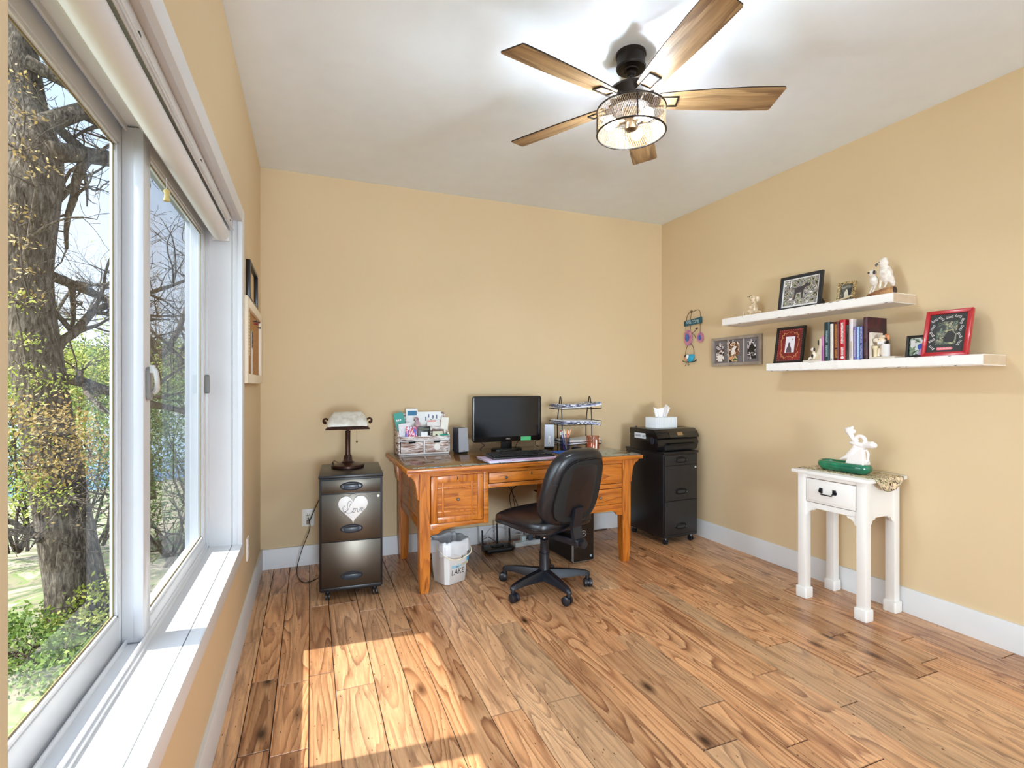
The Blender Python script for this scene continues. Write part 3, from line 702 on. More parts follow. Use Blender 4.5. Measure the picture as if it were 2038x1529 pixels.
g.tube(pts, .0035, 6, closed=True); g.build('piping', pm('leather_piping', '0c0c10', .25), seat)
g = G(); superell(g, (0, .01, .400), (.200, .190, .016), .4, .5); g.build('seat_pan', plastic, chair)
Mb = Matrix.Rotation(R(17), 4, 'X')
bc = Vector((0, -.262, .668))
def backfn(p):
    k = 1 - .10 * (p.z / .23); 
    return Vector((p.x * k, p.y + .035 * (p.x / .22) ** 2, p.z))
g = G(); superell(g, bc, (.222, .050, .232), .50, .50, M=Matrix.Rotation(R(17), 3, 'X') @ Matrix.Identity(3), fn=None)
g.bm.free(); g = G()
M3 = Matrix.Rotation(R(17), 3, 'X')
# the outline of the back lies in its own x-z plane
rings = []
for j in range(21):
    v = -PI / 2 + PI * j / 20; rg = []
    for i in range(56):
        u = 2 * PI * i / 56; cv = sgp(math.cos(v), .42)
        p = backfn(Vector((.222 * cv * sgp(math.cos(u), .62), -.052 * sgp(math.sin(v), .55), .235 * cv * sgp(math.sin(u), .62))))
        rg.append(tuple(M3 @ p + bc))
    rings.append(rg)
g.loft(rings); back = g.build('backrest', leather, chair, sharp=None)
def outline(sx, sz, off, n=60): return [tuple(M3 @ backfn(Vector((sx * sgp(math.cos(t), .6), off, sz * sgp(math.sin(t), .6)))) + bc) for t in [2 * PI * i / n for i in range(n)]]
g = G(); o1 = outline(.178, .192, -.0535); o2 = outline(.170, .184, -.057); g.loft([o1, o2]); g.build('back_panel', clothb, back)
g = G(); g.tube(outline(.182, .197, -.0515), .0028, 6, closed=True); g.build('piping', pm('leather_piping', '0c0c10', .25), back)
for sx in (-1, 1):
    g = G(); g.tube([tuple(M3 @ backfn(Vector((sx * x, y, .045))) + bc) for x, y in ((.186, -.050), (.205, -.044), (.218, -.022), (.221, 0), (.216, .030))], .0016, 5)
    g.build('seam', pm('seam_black', '050506', .5), back)
g = G()
def B(x, y, z): return tuple(M3 @ Vector((x, y, z)) + bc)
g.loft([[B(-.036, -.052, .02 - .235), B(.036, -.052, .02 - .235), B(.036, -.080, .02 - .235), B(-.036, -.080, .02 - .235)],
        [B(-.034, -.050, -.10), B(.034, -.050, -.10), B(.034, -.066, -.10), B(-.034, -.066, -.10)]])
g.loft([[(-.036, -.300, .33), (.036, -.300, .33), (.036, -.268, .36), (-.036, -.268, .36)], [B(-.036, -.080, .02 - .235), B(.036, -.080, .02 - .235), B(.036, -.052, .02 - .235), B(-.036, -.052, .02 - .235)]])
g.box(-.036, .036, -.31, -.10, .333, .375, bev=.008)
g.build('back_bracket', plastic, chair)
g = G(); g.lathe([(0, .024), (.020, .024), (.024, .018), (.024, 0), (0, 0)], 20, (.0, -.335, .352), 'y'); g.build('adjusting_knob', plastic, chair)
g = G(); g.box(-.075, .075, -.10, .10, .345, .388, bev=.006); g.build('tilt_mechanism', plastic, chair)
g = G(); g.cyl((.06, .02, .36), (.24, .05, .352), .006); g.cyl((.22, .047, .353), (.275, .056, .350), .011); g.build('height_lever', plastic, chair)
g = G(); g.cyl((0, 0, .28), (0, 0, .35), .0125, seg=20); g.build('gas_lift', pm('chrome', 'd0d0d0', .12, metal=1), chair)
g = G(); g.lathe([(0, .100), (.036, .100), (.033, .112), (.031, .215), (.0335, .218), (.0335, .225), (.027, .226), (.0255, .300), (.028, .304), (.020, .312), (0, .312)], 32); g.build('column_cover', plastic, chair)
g = G(); g.lathe([(0, .062), (.044, .062), (.048, .075), (.046, .108), (.036, .120), (0, .120)], 32); g.build('hub', plastic, chair)
for k in range(5):
    a = R(-85 + 72 * k - 18); ca, sa = math.cos(a), math.sin(a)
    def Q(r, w, z): return (r * ca - w * sa, r * sa + w * ca, z)
    g = G(); rings = []
    for r, w_, z0, z1 in ((.030, .036, .062, .122), (.10, .031, .068, .118), (.20, .025, .074, .108), (.262, .020, .070, .098), (.285, .015, .070, .090), (.292, .008, .068, .084)):
        rings.append([Q(r, -w_, z0), Q(r, w_, z0), Q(r, w_ * .9, (z0 + z1) / 2), Q(r, w_ * .55, z1), Q(r, -w_ * .55, z1), Q(r, -w_ * .9, (z0 + z1) / 2)])
    g.loft(rings); g.cyl(Q(.276, 0, .080), Q(.276, 0, .050), .013); arm = g.build('base_arm', plastic, chair, sharp=50)
    cst = G(); b_ = a + R(60 * k + 25); cb, sb = math.cos(b_), math.sin(b_); cx, cy = .276 * ca, .276 * sa
    for s in (-1, 1):
        ax = Vector((-sb, cb, 0)) * s
        p = Vector((cx - cb * .012, cy - sb * .012, .026))
        cst.tube([p + ax * .006, p + ax * .008, p + ax * .022, p + ax * .027], [.0255, .0265, .0265, .018], 22)
    cst.tube([Vector((cx - cb * .012, cy - sb * .012, .026)) - Vector((-sb, cb, 0)) * .007, Vector((cx - cb * .012, cy - sb * .012, .026)) + Vector((-sb, cb, 0)) * .007], .018, 14)
    cst.build('caster', plastic, arm)

# ------------------------------------------------------------------ things under the desk
pc = thing('computer_tower', 'black computer tower with silver edged front standing under the desk', 'computer', (1.712, 3.140, 0), R(4))
g = G(); g.box(.002, .176, .012, .40, .006, .355, bev=.004); g.build('case', pm('matt_black_steel', '0d0d0f', .45), pc)
g = G(); g.prism(rrect(.178, .355, .012, 5, .089, .184), -.004, .016, 'y', bev=.001); fp = g.build('front_bezel', pm('silver_trim', 'b7b5b1', .3, metal=.6), pc)
g = G(); g.prism(rrect(.170, .347, .010, 5, .089, .184), -.0055, -.003, 'y'); g.build('front_panel', pm('piano_black', '08080a', .12, spec=.7), pc)
silver = pm('silver_print', 'cfcfcf', .35, metal=.4)
g = G(); g.tube([(.089 + .0195 * math.cos(t), -.0062, .205 + .0195 * math.sin(t)) for t in [2 * PI * i / 32 for i in range(32)]], .0013, 6, closed=True); lg = g.build('logo_ring', silver, pc)
text('DELL', .0125, silver, pc, (.089, -.0060, .205), (PI / 2, 0, 0), name='logo_lettering', spacing=.85)
g = G(); g.prism(rrect(.016, .016, .003, 3, .150, .040), -.0062, -.0053, 'y'); g.build('sticker', pm('blue_sticker', '7fa6bd', .4), pc)
for z in (.160, .145): 
    g = G(); g.lathe([(0, -.0062), (.0018, -.0062), (.0018, -.0052)], 8, (.089, 0, z), 'y'); g.build('indicator_dot', silver, pc)
rt = thing('wifi_router', 'black router with three upright antennas on the floor behind the chair', 'router', (1.325, 3.615, 0), R(2))
blk = pm('router_black', '0b0b0d', .4)
g = G(); g.prism(rrect(.235, .135, .03, 6), .004, .030, 'z', bev=.005); g.prism(rrect(.10, .06, .02, 5, 0, .01), .03, .038, 'z', bev=.003); g.build('body', blk, rt)
for x, dy, ln in ((-.112, .03, .155), (.025, .072, .185), (.112, .03, .150)):
    g = G(); g.cyl((x, dy, .022), (x, dy, .052), .0075, .0065); g.tube([(x, dy, .05), (x - .003, dy, ln)], [.0125, .0095], 8, flat=.6); g.build('antenna', blk, rt)
ps = thing('power_strip', 'white power strip with plugs lying on the floor by the baseboard', 'power strip', (1.62, 3.655, 0), R(4))
g = G(); g.box(-.15, .15, -.028, .028, 0, .036, bev=.004); g.build('strip_body', pm('white_plastic', 'e6e8e6', .4), ps)
for x, c_, nm in ((-.07, 'cfe0da', 'pale_plug'), (-.01, '4a5560', 'grey_plug'), (.06, '1a1a1c', 'black_plug')):
    g = G(); g.box(x - .018, x + .018, -.018, .018, .036, .075, bev=.004); g.build('plug', pm(nm, c_, .4), ps)
cable_b = pm('black_cable', '0c0c0d', .45); cable_w = pm('white_cable', 'e0e0dd', .45)
def cable(label, pts, mat, r=.0028, name='cable'):
    g = G(); g.tube(catmull(pts, 8), r, 6); return tag(g.build(name, mat, sharp=None), label, 'cable')
cable('white network cable arching from the router to the power strip', [(1.27, 3.68, .034), (1.28, 3.72, .075), (1.34, 3.745, .125), (1.42, 3.74, .118), (1.48, 3.70, .080), (1.55, 3.665, .085)], cable_w, .0026)
cable('thin black cable curling up behind the router', [(1.235, 3.67, .033), (1.24, 3.73, .050), (1.29, 3.74, .066), (1.33, 3.72, .045), (1.345, 3.69, .034)], cable_b, .0022)
cable('black cable hanging under the desk, left one of the tangle', [(1.25, 3.70, .60), (1.33, 3.73, .50), (1.45, 3.74, .46), (1.50, 3.73, .38), (1.55, 3.72, .25), (1.58, 3.70, .07)], cable_b)
cable('black cable hanging under the desk, middle one of the tangle', [(1.42, 3.72, .60), (1.47, 3.74, .50), (1.50, 3.74, .38), (1.52, 3.73, .25), (1.56, 3.69, .075)], cable_b)
cable('black cable hanging under the desk, right one of the tangle', [(1.60, 3.72, .60), (1.56, 3.74, .48), (1.49, 3.74, .42), (1.47, 3.73, .34), (1.52, 3.72, .20), (1.66, 3.68, .075)], cable_b)
cable('white cable dropping behind the computer tower to the floor', [(1.98, 3.72, .60), (2.00, 3.74, .35), (1.99, 3.74, .12), (1.92, 3.71, .010), (1.80, 3.70, .005)], cable_w, .003)
cable('black cable lying on the floor right of the computer tower', [(1.80, 3.62, .004), (1.95, 3.60, .004), (2.12, 3.66, .004), (2.22, 3.76, .004), (2.40, 3.78, .004)], cable_b, .003)
cable('black lamp cord looping from the wall outlet down to the floor behind the left cabinet', [(-.015, 3.79, .335), (-.005, 3.74, .27), (-.055, 3.70, .14), (-.085, 3.66, .02), (-.055, 3.50, .004), (.00, 3.47, .004), (.10, 3.62, .004), (.14, 3.72, .10)], cable_b)
cable('black cord rising from the wall outlet behind the left cabinet', [(-.010, 3.785, .300), (.012, 3.76, .36), (.035, 3.74, .42), (.09, 3.72, .55), (.14, 3.70, .72), (.17, 3.56, .741), (.21, 3.49, .741)], cable_b)
def outlet(label, loc, rz, plate=(.080, .120)):
    t = thing('power_outlet', label, 'outlet', loc, rz)
    w_, h_ = plate; g = G(); g.prism(rrect(w_, h_, .004, 3), -.007, 0, 'y', bev=.002); g.build('cover_plate', pm('white_outlet_plate', 'eceae6', .35), t)
    for z in (.020, -.020):
        g = G(); g.prism(rrect(.034, .028, .012, 5, 0, z), -.0085, -.006, 'y'); f = g.build('socket', pm('white_outlet_plate', 'eceae6', .35), t)
        g = G(); g.box(-.0075, -.0055, -.0088, -.0084, z - .003, z + .007); g.box(.0055, .0075, -.0088, -.0084, z - .003, z + .007); g.build('slot', pm('black_hole', '050505', .9), f)
    return t
o1 = outlet('white power outlet with two plugs low on the back wall left of the cabinet', (-.015, YB, .330), 0)
outlet('white outlet plate low on the window wall right of the window', (XL, 3.045, .382), PI / 2)
for z, s_ in ((.335, .015), (.300, .012)):
    g = G(); g.box(-.015 - s_, -.015 + s_, YB - .034, YB - .009, z - .013, z + .013, bev=.003); pl_ = g.build('plug', pm('cream_plug' if z > .32 else 'tan_plug', 'd8d2c4' if z > .32 else '8e8168', .5)); tag(pl_, 'cream plug in the upper socket of the back wall outlet' if z > .32 else 'tan plug in the lower socket of the back wall outlet', 'plug')

# waste bin
bn = thing('waste_bin', 'white waste bin printed with a lake picture beside the desk front leg', 'bin', (.835, 3.180, 0), R(24))
binw = pm('white_bin_enamel', 'e6e6e4', .35)
def octr(w_, d_, c_, z, cx=0, cy=0): 
    x, y = w_ / 2, d_ / 2; return [(-x + c_, -y, z), (x - c_, -y, z), (x, -y + c_, z), (x, y - c_, z), (x - c_, y, z), (-x + c_, y, z), (-x, y - c_, z), (-x, -y + c_, z)]
g = G(); g.loft([octr(.165, .150, .022, .002), octr(.168, .153, .022, .004), octr(.205, .190, .026, .262)], cap=False)
g.add(octr(.165, .150, .022, .002), [tuple(range(8))]); g.loft([octr(.205, .190, .026, .262), octr(.198, .183, .026, .262), octr(.160, .146, .022, .008)], cap=False); g.build('bucket', binw, bn)
g = G(); rb_ = random.Random(3); rings = []
n = 72
def ringpt(i, grow, z, wob):
    o = octr(.205 + grow, .190 + grow, .028, z); per = []
    for a, b in zip(o, o[1:] + o[:1]): per += [tuple(Vector(a).lerp(Vector(b), t / 9)) for t in range(9)]
    p = Vector(per[i]); s_ = wob * math.sin(i * 1.7 + math.sin(i * .6) * 2); d = Vector((p.x, p.y, 0)).normalized(); return tuple(p + d * s_)
for grow, z, wob, zw in ((-.060, .12, .004, 0), (-.030, .20, .006, 0), (-.016, .262, .003, .004), (-.004, .275, .002, .005), (.010, .268, .002, .005), (.014, .23, .003, .002), (.013, .19, .003, .010)):
    rings.append([tuple(Vector(ringpt(i, grow, z, wob)) + Vector((0, 0, zw * math.sin(i * .9)))) for i in range(n)])
g.loft(rings, cap=False); tag(g.build('bin_liner', pm('white_plastic_bag', 'dfe1e3', .30, spec=.6), sharp=None, loc=(.835, 3.180, 0), rot=(0, 0, R(24))), 'crinkled white plastic bag lining the lake printed bin', 'bag')
blue = pm('lake_blue_print', '3f9fce', .4); blu2 = pm('pale_blue_print', 'a8d4e6', .4); tanp = pm('sand_print', 'd3bd94', .4); inkm = pm('black_ink', '17171a', .5)
bt = math.atan2(.0185, .258)
pr = bpy.data.objects.new('lake_print', None); 
def onface(poly, mat, nm, eps):
    g = G(); g.add([(x, -.0757 - (z - .004) * .0717 - eps, z) for x, z in poly], [tuple(range(len(poly)))]); return g.build(nm, mat, bn)
onface([(-.050, .150), (-.015, .132), (.020, .155), (.088, .172), (.086, .135), (.02, .120), (-.050, .118)], blue, 'lake_print', .0006)
onface([(-.052, .122), (.01, .116), (.084, .134), (.082, .114), (.0, .098), (-.052, .102)], blu2, 'lake_print', .0009)
onface([(.020, .118), (.084, .126), (.082, .112), (.025, .108)], tanp, 'sand_print', .0012)
rx = PI / 2 + math.atan(.0717)
text('LAKE', .050, inkm, bn, (.000, -.0757 - .070 * .0717 - .0010, .074), (rx, 0, 0), name='lake_lettering', sx=.9, shear=.1)
text('the', .016, pm('red_brown_ink', '7a4b42', .5), bn, (-.004, -.0757 - .104 * .0717 - .0012, .108), (rx, 0, 0), name='the_lettering')
text('At', .034, inkm, bn, (.035, -.0757 - .150 * .0717 - .0012, .158), (rx, 0, 0), name='at_lettering', shear=.2)
g = G(); hy = lambda z: -.0757 - (z - .004) * .0717
g.tube(catmull([(-.104, .0, .235), (-.108, -.06, .205), (-.085, -.112, .180), (-.03, -.118, .165), (.03, -.118, .168), (.085, -.113, .190), (.106, -.07, .220), (.106, -.0, .232)], 6), .0035, 8)
g.tube(catmull([(.100, -.06, .238), (.108, -.07, .222), (.108, -.060, .190), (.100, -.05, .180)], 5), .0025, 6); g.build('bail_handle', pm('cream_handle', 'e8dfc4', .4), bn)

# ------------------------------------------------------------------ things on the desk
ZD = .7642
tg = thing('desk_organizer', 'distressed whitewashed wooden organizer with two small drawers on the left of the desk', 'organizer', (.578, 3.585, ZD), R(1))
washed = blotch('whitewashed_wood', ['6f4a3c', 'b9a7a0', 'd8d0cc', 'efeae6', 'a98f84'], scale=9, detail=6, stretch=(1, 1, 7), rough=.7)
ow, od = .362, .160
g = G(); g.box(.005, ow - .005, -.003, 0, 0, .010); g.box(.005, ow - .005, -.003, 0, .094, .101); g.box(.172, .184, -.003, .002, .01, .094); g.build('pale_edging', pm('chalk_white_edge', 'e6e1de', .6), tg)
g = G(); g.box(0, ow, 0, od, 0, .010); g.box(0, ow, 0, od, .094, .104); g.box(.172, .184, .002, od, .01, .094); g.box(.0, ow, od - .008, od, 0, .290, bev=.001)
g.box(.01, ow - .01, .0, .008, .100, .128, bev=.001); g.build('carcase', washed, tg)
for x in (-.004, ow - .006):
    g = G(); g.prism([(0, 0), (od, 0), (od, .290), (od - .02, .290), (.07, .17), (.0, .13)], x, x + .010, 'x', bev=.001); g.build('side_board', washed, tg)
g = G(); g.box(.012, ow - .012, .075, .081, .104, .190); g.build('divider', washed, tg)
for i, (a, b) in enumerate(((.012, .170), (.186, ow - .008))):
    m_ = (a + b) / 2; g = G(); g.prism([(a, .012), (b, .012), (b, .090), (m_ + .026, .090), (m_ + .022, .078), (m_ - .022, .078), (m_ - .026, .090), (a, .090)], -.001, .012, 'y', bev=.0008); d = g.build('drawer', blotch('brown_washed_wood', ['7a5446', 'a58878', 'cbbdb6', 'e4dcd8', '96705f'], scale=10, detail=6, stretch=(1, 1, 8), rough=.7), tg)
    g = G(); g.box(a, b, .012, .014, .075, .092); g.build('dark_inside', pm('black_hole', '050505', .9), d)
    if i: g = G(); g.lathe([(0, -.009), (.022, -.009), (.025, -.006), (.025, -.002), (0, -.002)], 32, (m_, 0, .048), 'y'); g.build('white_disc', pm('white_disc_paint', 'efe9e2', .5), d)
def slab(name, label, cat, x, y, z, w_, h_, mat, tilt=0., yaw=0., lean=0., t=.002, group=None, r=.001):
    """upright flat thing standing at (x,y,z) on its lower edge"""
    g = G(); g.prism(rrect(w_, h_, r, 3, 0, h_ / 2), -t / 2, t / 2, 'y'); o = g.build(name, mat)
    o.location = (x, y, z); o.rotation_euler = (lean, tilt, yaw); tag(o, label, cat, group); return o
zo = ZD + .106
tealm = pm('teal_carton', '159184', .4); wcard = pm('white_card', 'eef0f0', .6)
tb = slab('teal_carton', 'teal rounded packet with white marks leaning in the organizer left corner', 'packet', .622, 3.655, zo, .070, .195, tealm, tilt=R(-12), lean=R(-5), t=.018, r=.016)
g = G()
for x in (-.020, -.008, .006): g.prism(rrect(.010, .014, .004, 3, x, .140), -.0100, -.0094, 'y')
g.build('white_mark', wcard, tb)
c1 = slab('greeting_card', 'white card with dark blue band behind the teal packet', 'card', .690, 3.700, zo, .085, .215, wcard, lean=R(-4), t=.002)
g = G(); g.box(-.032, .036, -.0016, -.0011, .165, .200); g.build('blue_band', pm('deep_blue_band', '1f6f94', .5), c1)
c2 = slab('letter', 'large white letter standing at the back of the organizer', 'letter', .810, 3.722, zo, .205, .190, wcard, lean=R(-3))
g = G(); rr_ = random.Random(5)
for i in range(7): x = -.02 + rr_.random() * .09; z = .10 + rr_.random() * .05; g.box(x, x + .008, -.0016, -.0011, z, z + rr_.uniform(.01, .03))
g.build('printed_mark', pm('grey_blue_ink', '5c6488', .5), c2)
c3 = slab('envelope', 'white envelope with a red stripe standing in the organizer', 'envelope', .868, 3.690, zo, .135, .130, pm('cream_envelope', 'ece6e4', .6), lean=R(-3))
g = G(); g.box(-.065, .0, -.0016, -.0011, .118, .126); g.box(.03, .06, -.0016, -.0011, .118, .125); g.build('red_stripe', pm('red_stripe_ink', 'd2564e', .5), c3)
c4 = slab('paper_sheet', 'tilted white sheet sticking out at the organizer right side', 'paper', .915, 3.665, zo, .055, .150, pm('ivory_paper', 'f0ece0', .6), tilt=R(5))
c5 = slab('white_packet', 'white paper packet at the organizer front left', 'packet', .630, 3.622, zo, .085, .115, pm('white_packet_paper', 'e9e9ec', .55, var=.1, vscale=30), tilt=R(-5), t=.006)
c6 = slab('printed_sachet', 'red, white and blue printed sachet in the front of the organizer', 'sachet', .664, 3.606, zo - .006, .082, .098, blotch('sachet_print', ['2b3f9c', 'c81f3d', 'e8e8f2', 'd0243f', '5b66c8'], scale=26, stretch=(1.6, 1, .7), rot=.7), tilt=R(3), t=.005)
c7 = thing('pocket_calculator', 'black calculator with a white note stuck on it standing in the organizer', 'calculator', (.757, 3.607, zo - .008), 0)
g = G(); g.prism(rrect(.092, .098, .004, 3, 0, .049), -.005, .005, 'y', bev=.001); g.build('case', pm('black_case', '101011', .35), c7)
g = G(); g.box(-.036, .036, -.0058, -.005, .070, .086); g.build('display', pm('olive_lcd', '5d5f4e', .25), c7)
g = G(); g.box(-.022, .026, -.0066, -.0052, .002, .060); g.build('note', wcard, c7)
for x, z in ((-.036, .030), (-.036, .014), (.036, .032), (.036, .016)):
    g = G(); g.lathe([(0, -.0062), (.003, -.0062), (.003, -.005)], 8, (x, 0, z), 'y'); g.build('button', wcard, c7)
c8 = slab('photo_card', 'small cream card with a dark portrait at the organizer front right', 'card', .858, 3.606, zo - .006, .075, .060, pm('cream_card', 'd9d7bd', .6), t=.002)
g = G(); g.prism(circ(.010, 16, -.010, .024, .015), -.0016, -.0011, 'y'); g.build('dark_portrait', pm('dark_print', '3a3a34', .5), c8)
c9 = slab('brown_card', 'brown card standing behind the cream card in the organizer', 'card', .866, 3.625, zo - .004, .085, .068, pm('brown_card_stock', '6d5148', .6), t=.002)
g = G(); g.tube([(0, 0, 0), (.02, .0, .005), (.050, 0, .004), (.068, .0, .0)], [.006, .009, .008, .003], 8, flat=.7); tag(g.build('teal_clip', pm('teal_plastic', '18a08c', .35), loc=(.872, 3.595, zo + .024)), 'teal plastic clip lying across the organizer front right', 'clip')
g = G(); g.ell((0, 0, .030), (.026, .020, .030), 14); g.ell((-.012, -.004, .075), (.018, .017, .018), 14); g.ell((-.026, -.010, .070), (.010, .009, .008), 10); g.tube([(-.004, 0, .04), (-.010, -.002, .07)], [.016, .012], 10); g.ell((.024, -.012, .012), (.014, .010, .007), 8)
dgf = fuse(g, 'dog_ornament', pm('mauve_pottery', 'b08c98', .4, color2='e2d5cc', vscale=14), vox=.0022, loc=(.722, 3.645, zo + .066)); tag(dgf, 'small mauve and white dog ornament peeking over the calculator', 'ornament')
g = G(); g.ell((-.006, -.020, .079), .0035, 8); g.ell((-.030, -.018, .072), .0035, 8); g.build('eye', pm('black_eye', '0a0a0a', .2), dgf)
g = G(); g.box(-.028, .028, -.02, .02, .0, .066); tag(g.build('kraft_box', pm('kraft_card', 'b98f5e', .7), loc=(.722, 3.648, zo)), 'small kraft box under the dog ornament in the organizer', 'box')

def speaker(label, loc, rz, knobs):
    t = thing('computer_speaker', label, 'speaker', loc, rz, None)
    g = G(); w_, d_, h_ = .080, .105, .182
    def rg(z, a): return [(-w_ / 2 + a * .3, a, z), (w_ / 2 - a * .3, a, z), (w_ / 2 * .8 - a * .2, d_ + a * .4, z), (-w_ / 2 * .8 + a * .2, d_ + a * .4, z)]
    g.loft([rg(.010, .0), rg(h_, .016)]); g.build('cabinet', pm('dark_blue_grey_plastic', '1b2230', .4), t)
    g = G(); g.loft([[(-.040, -.004, .012), (.040, -.004, .012), (.040, .002, .012), (-.040, .002, .012)], [(-.036, .010, h_), (.036, .010, h_), (.036, .017, h_), (-.036, .017, h_)]]); fg = g.build('silver_grille', pm('silver_speaker_front', 'a9adb6', .4, metal=.35, bump=.2, bscale=700), t)
    g = G(); g.box(-.036, .036, .004, .09, 0, .012, bev=.003); g.build('foot', pm('black_foot', '101014', .4), t)
    if knobs:
        g = G(); g.prism(rrect(.020, .052, .0099, 5, 0, .055), -.0065, .001, 'y'); g.build('control_panel', pm('pale_control', 'd8dbe0', .35), fg)
        for z, r_, m_ in ((.086, .010, 'pale_dial'), (.038, .0035, 'black_jack'), (.055, .004, 'pale_dial')):
            g = G(); g.lathe([(0, -.0105), (r_, -.0105), (r_, -.004), (0, -.004)], 16, (0, 0, z), 'y'); g.build('dial' if m_ == 'pale_dial' else 'jack', pm(m_, 'e6e8ea' if m_ == 'pale_dial' else '0a0a0a', .3), fg)
    else:
        g = G(); g.prism(circ(.008, 16, 0, .020, .002), -.0055, -.0025, 'y'); g.build('brand_mark', pm('dark_mark', '555a66', .4), fg)
    return t
speaker('silver fronted computer speaker left of the monitor', (1.030, 3.525, ZD), R(14), False)
speaker('silver computer speaker with control knobs right of the monitor', (1.742, 3.575, ZD), R(-22), True)
mo = thing('monitor', 'black flat computer monitor with a green label on its frame standing on the desk', 'monitor', (1.400, 3.600, ZD), R(1.5))
mb_ = pm('monitor_black', '0c0c0d', .22, spec=.6)
zc = 1.002 - ZD
g = G(); g.prism(rrect(.565, .345, .018, 6, 0, zc), -.012, .020, 'y', bev=.004); g.build('housing', mb_, mo)
g = G(); g.box(-.262, .262, -.0128, -.0115, zc - .135, zc + .158); g.build('screen', pm('dark_screen', '050506', .16, spec=.5), mo)
g = G(); g.box(-.045, .045, .018, .034, .008, .13, bev=.003); g.build('stand_neck', mb_, mo)
g = G(); g.lathe([(0, 0), (.125, 0), (.125, .006), (.115, .012), (0, .014)], 40, (0, .02, 0), sx=1, sy=.66); g.build('stand_base', mb_, mo)
text('DELL', .012, silver, mo, (0, -.0125, zc - .152), (PI / 2, 0, 0), name='logo_lettering', sx=1.3)
g = G(); g.box(.105, .190, -.0136, -.0122, zc - .172, zc - .140); g.build('green_label', pm('green_sticky_label', '5fd08a', .6), mo)
g = G(); g.cyl((.2615, -.0136, zc - .125), (.2615, -.0136, zc + .150), .0014, seg=6); g.build('edge_highlight_strip', pm('grey_strip', '9da0aa', .25, metal=.6), mo)
for lb, dx in (('magazine', 0),):
    g = G()
    for i, (a, dx_, dy_) in enumerate(((2, 0, 0), (-1.5, .01, .006), (.5, -.004, .012))):
        M = Matrix.Translation((dx_, dy_, i * .004)) @ Matrix.Rotation(R(a), 4, 'Z')
        t_ = bmesh.new(); bmesh.ops.create_cube(t_, size=1)
        for v in t_.verts: v.co = Vector((v.co.x * .50, v.co.y * .23, v.co.z * .0034 + .0019))
        t_.transform(M); g.mi = i; g.merge(t_)
        if i < 2: pass
    mats3 = [pm('white_magazine', 'dcdde6', .3), pm('red_printed_cover', 'c9ccd8', .3, color2='b84a50', vscale=7), pm('lilac_magazine', 'cdb9d8', .3)]
for i, (a, dx_, dy_, lb) in enumerate(((2, 0, 0, 'bottom white magazine of the pile under the keyboard'), (-1.5, .008, .004, 'middle printed magazine of the pile under the keyboard'), (.8, -.004, .010, 'top pale magazine of the pile, directly under the keyboard'))):
    q = G(); q.box(-.255, .255, -.115, .115, 0, .0036, bev=.0004); tag(q.build('magazine', mats3[i], loc=(1.30 + dx_, 3.128 + dy_, ZD + .0002 + i * .0040), rot=(0, 0, R(a))), lb, 'magazine')
g.bm.free()
kb = thing('keyboard', 'black keyboard lying on a pile of magazines before the monitor', 'keyboard', (1.315, 3.145, ZD + .0126), R(1))
g = G(); g.prism([(-.078, 0), (.078, 0), (.078, .022), (.070, .024), (-.074, .012), (-.078, .008)], -.222, .222, 'x', bev=.0015); g.build('key_tray', pm('keyboard_black', '0e0e10', .35), kb)
keym = pm('black_keycap', '17171a', .28, spec=.6)
gk = G(); rk_ = random.Random(9)
for r_ in range(6):
    y = -.063 + r_ * .0225 + (.004 if r_ == 5 else 0); x = -.212; z = .0135 + (y + .074) * .078
    while x < .205:
        kw = .0165
        if r_ == 0 and -.14 < x < -.13: kw = .115
        if -.01 + .09 < x < .098 or .155 < x < .162: x += .008; continue
        gk.box(x, x + kw, y - .0085, y + .0075, z, z + .007, bev=.0014, seg=1); x += kw + .0025
gk.build('keys', keym, kb)['kind'] = 'stuff'
cable('thin curled cable hanging between the monitor and the desk top', [(1.215, 3.60, .85), (1.19, 3.61, .825), (1.215, 3.60, .805), (1.18, 3.59, .785), (1.175, 3.56, .7675)], cable_b, .0026)
cable('black cable behind the monitor foot reaching down to the desk top', [(1.56, 3.63, .84), (1.51, 3.65, .82), (1.49, 3.66, .78), (1.488, 3.70, .768)], cable_b, .0026)
cable('looped black cable behind the right speaker', [(1.71, 3.68, .82), (1.665, 3.66, .815), (1.655, 3.65, .785), (1.69, 3.66, .768)], cable_b, .0026)
cable('keyboard cable running over the front of the desk top', [(1.09, 3.20, .772), (1.085, 3.12, .768), (1.11, 3.04, .7668), (1.115, 2.997, .7668)], cable_b, .002)

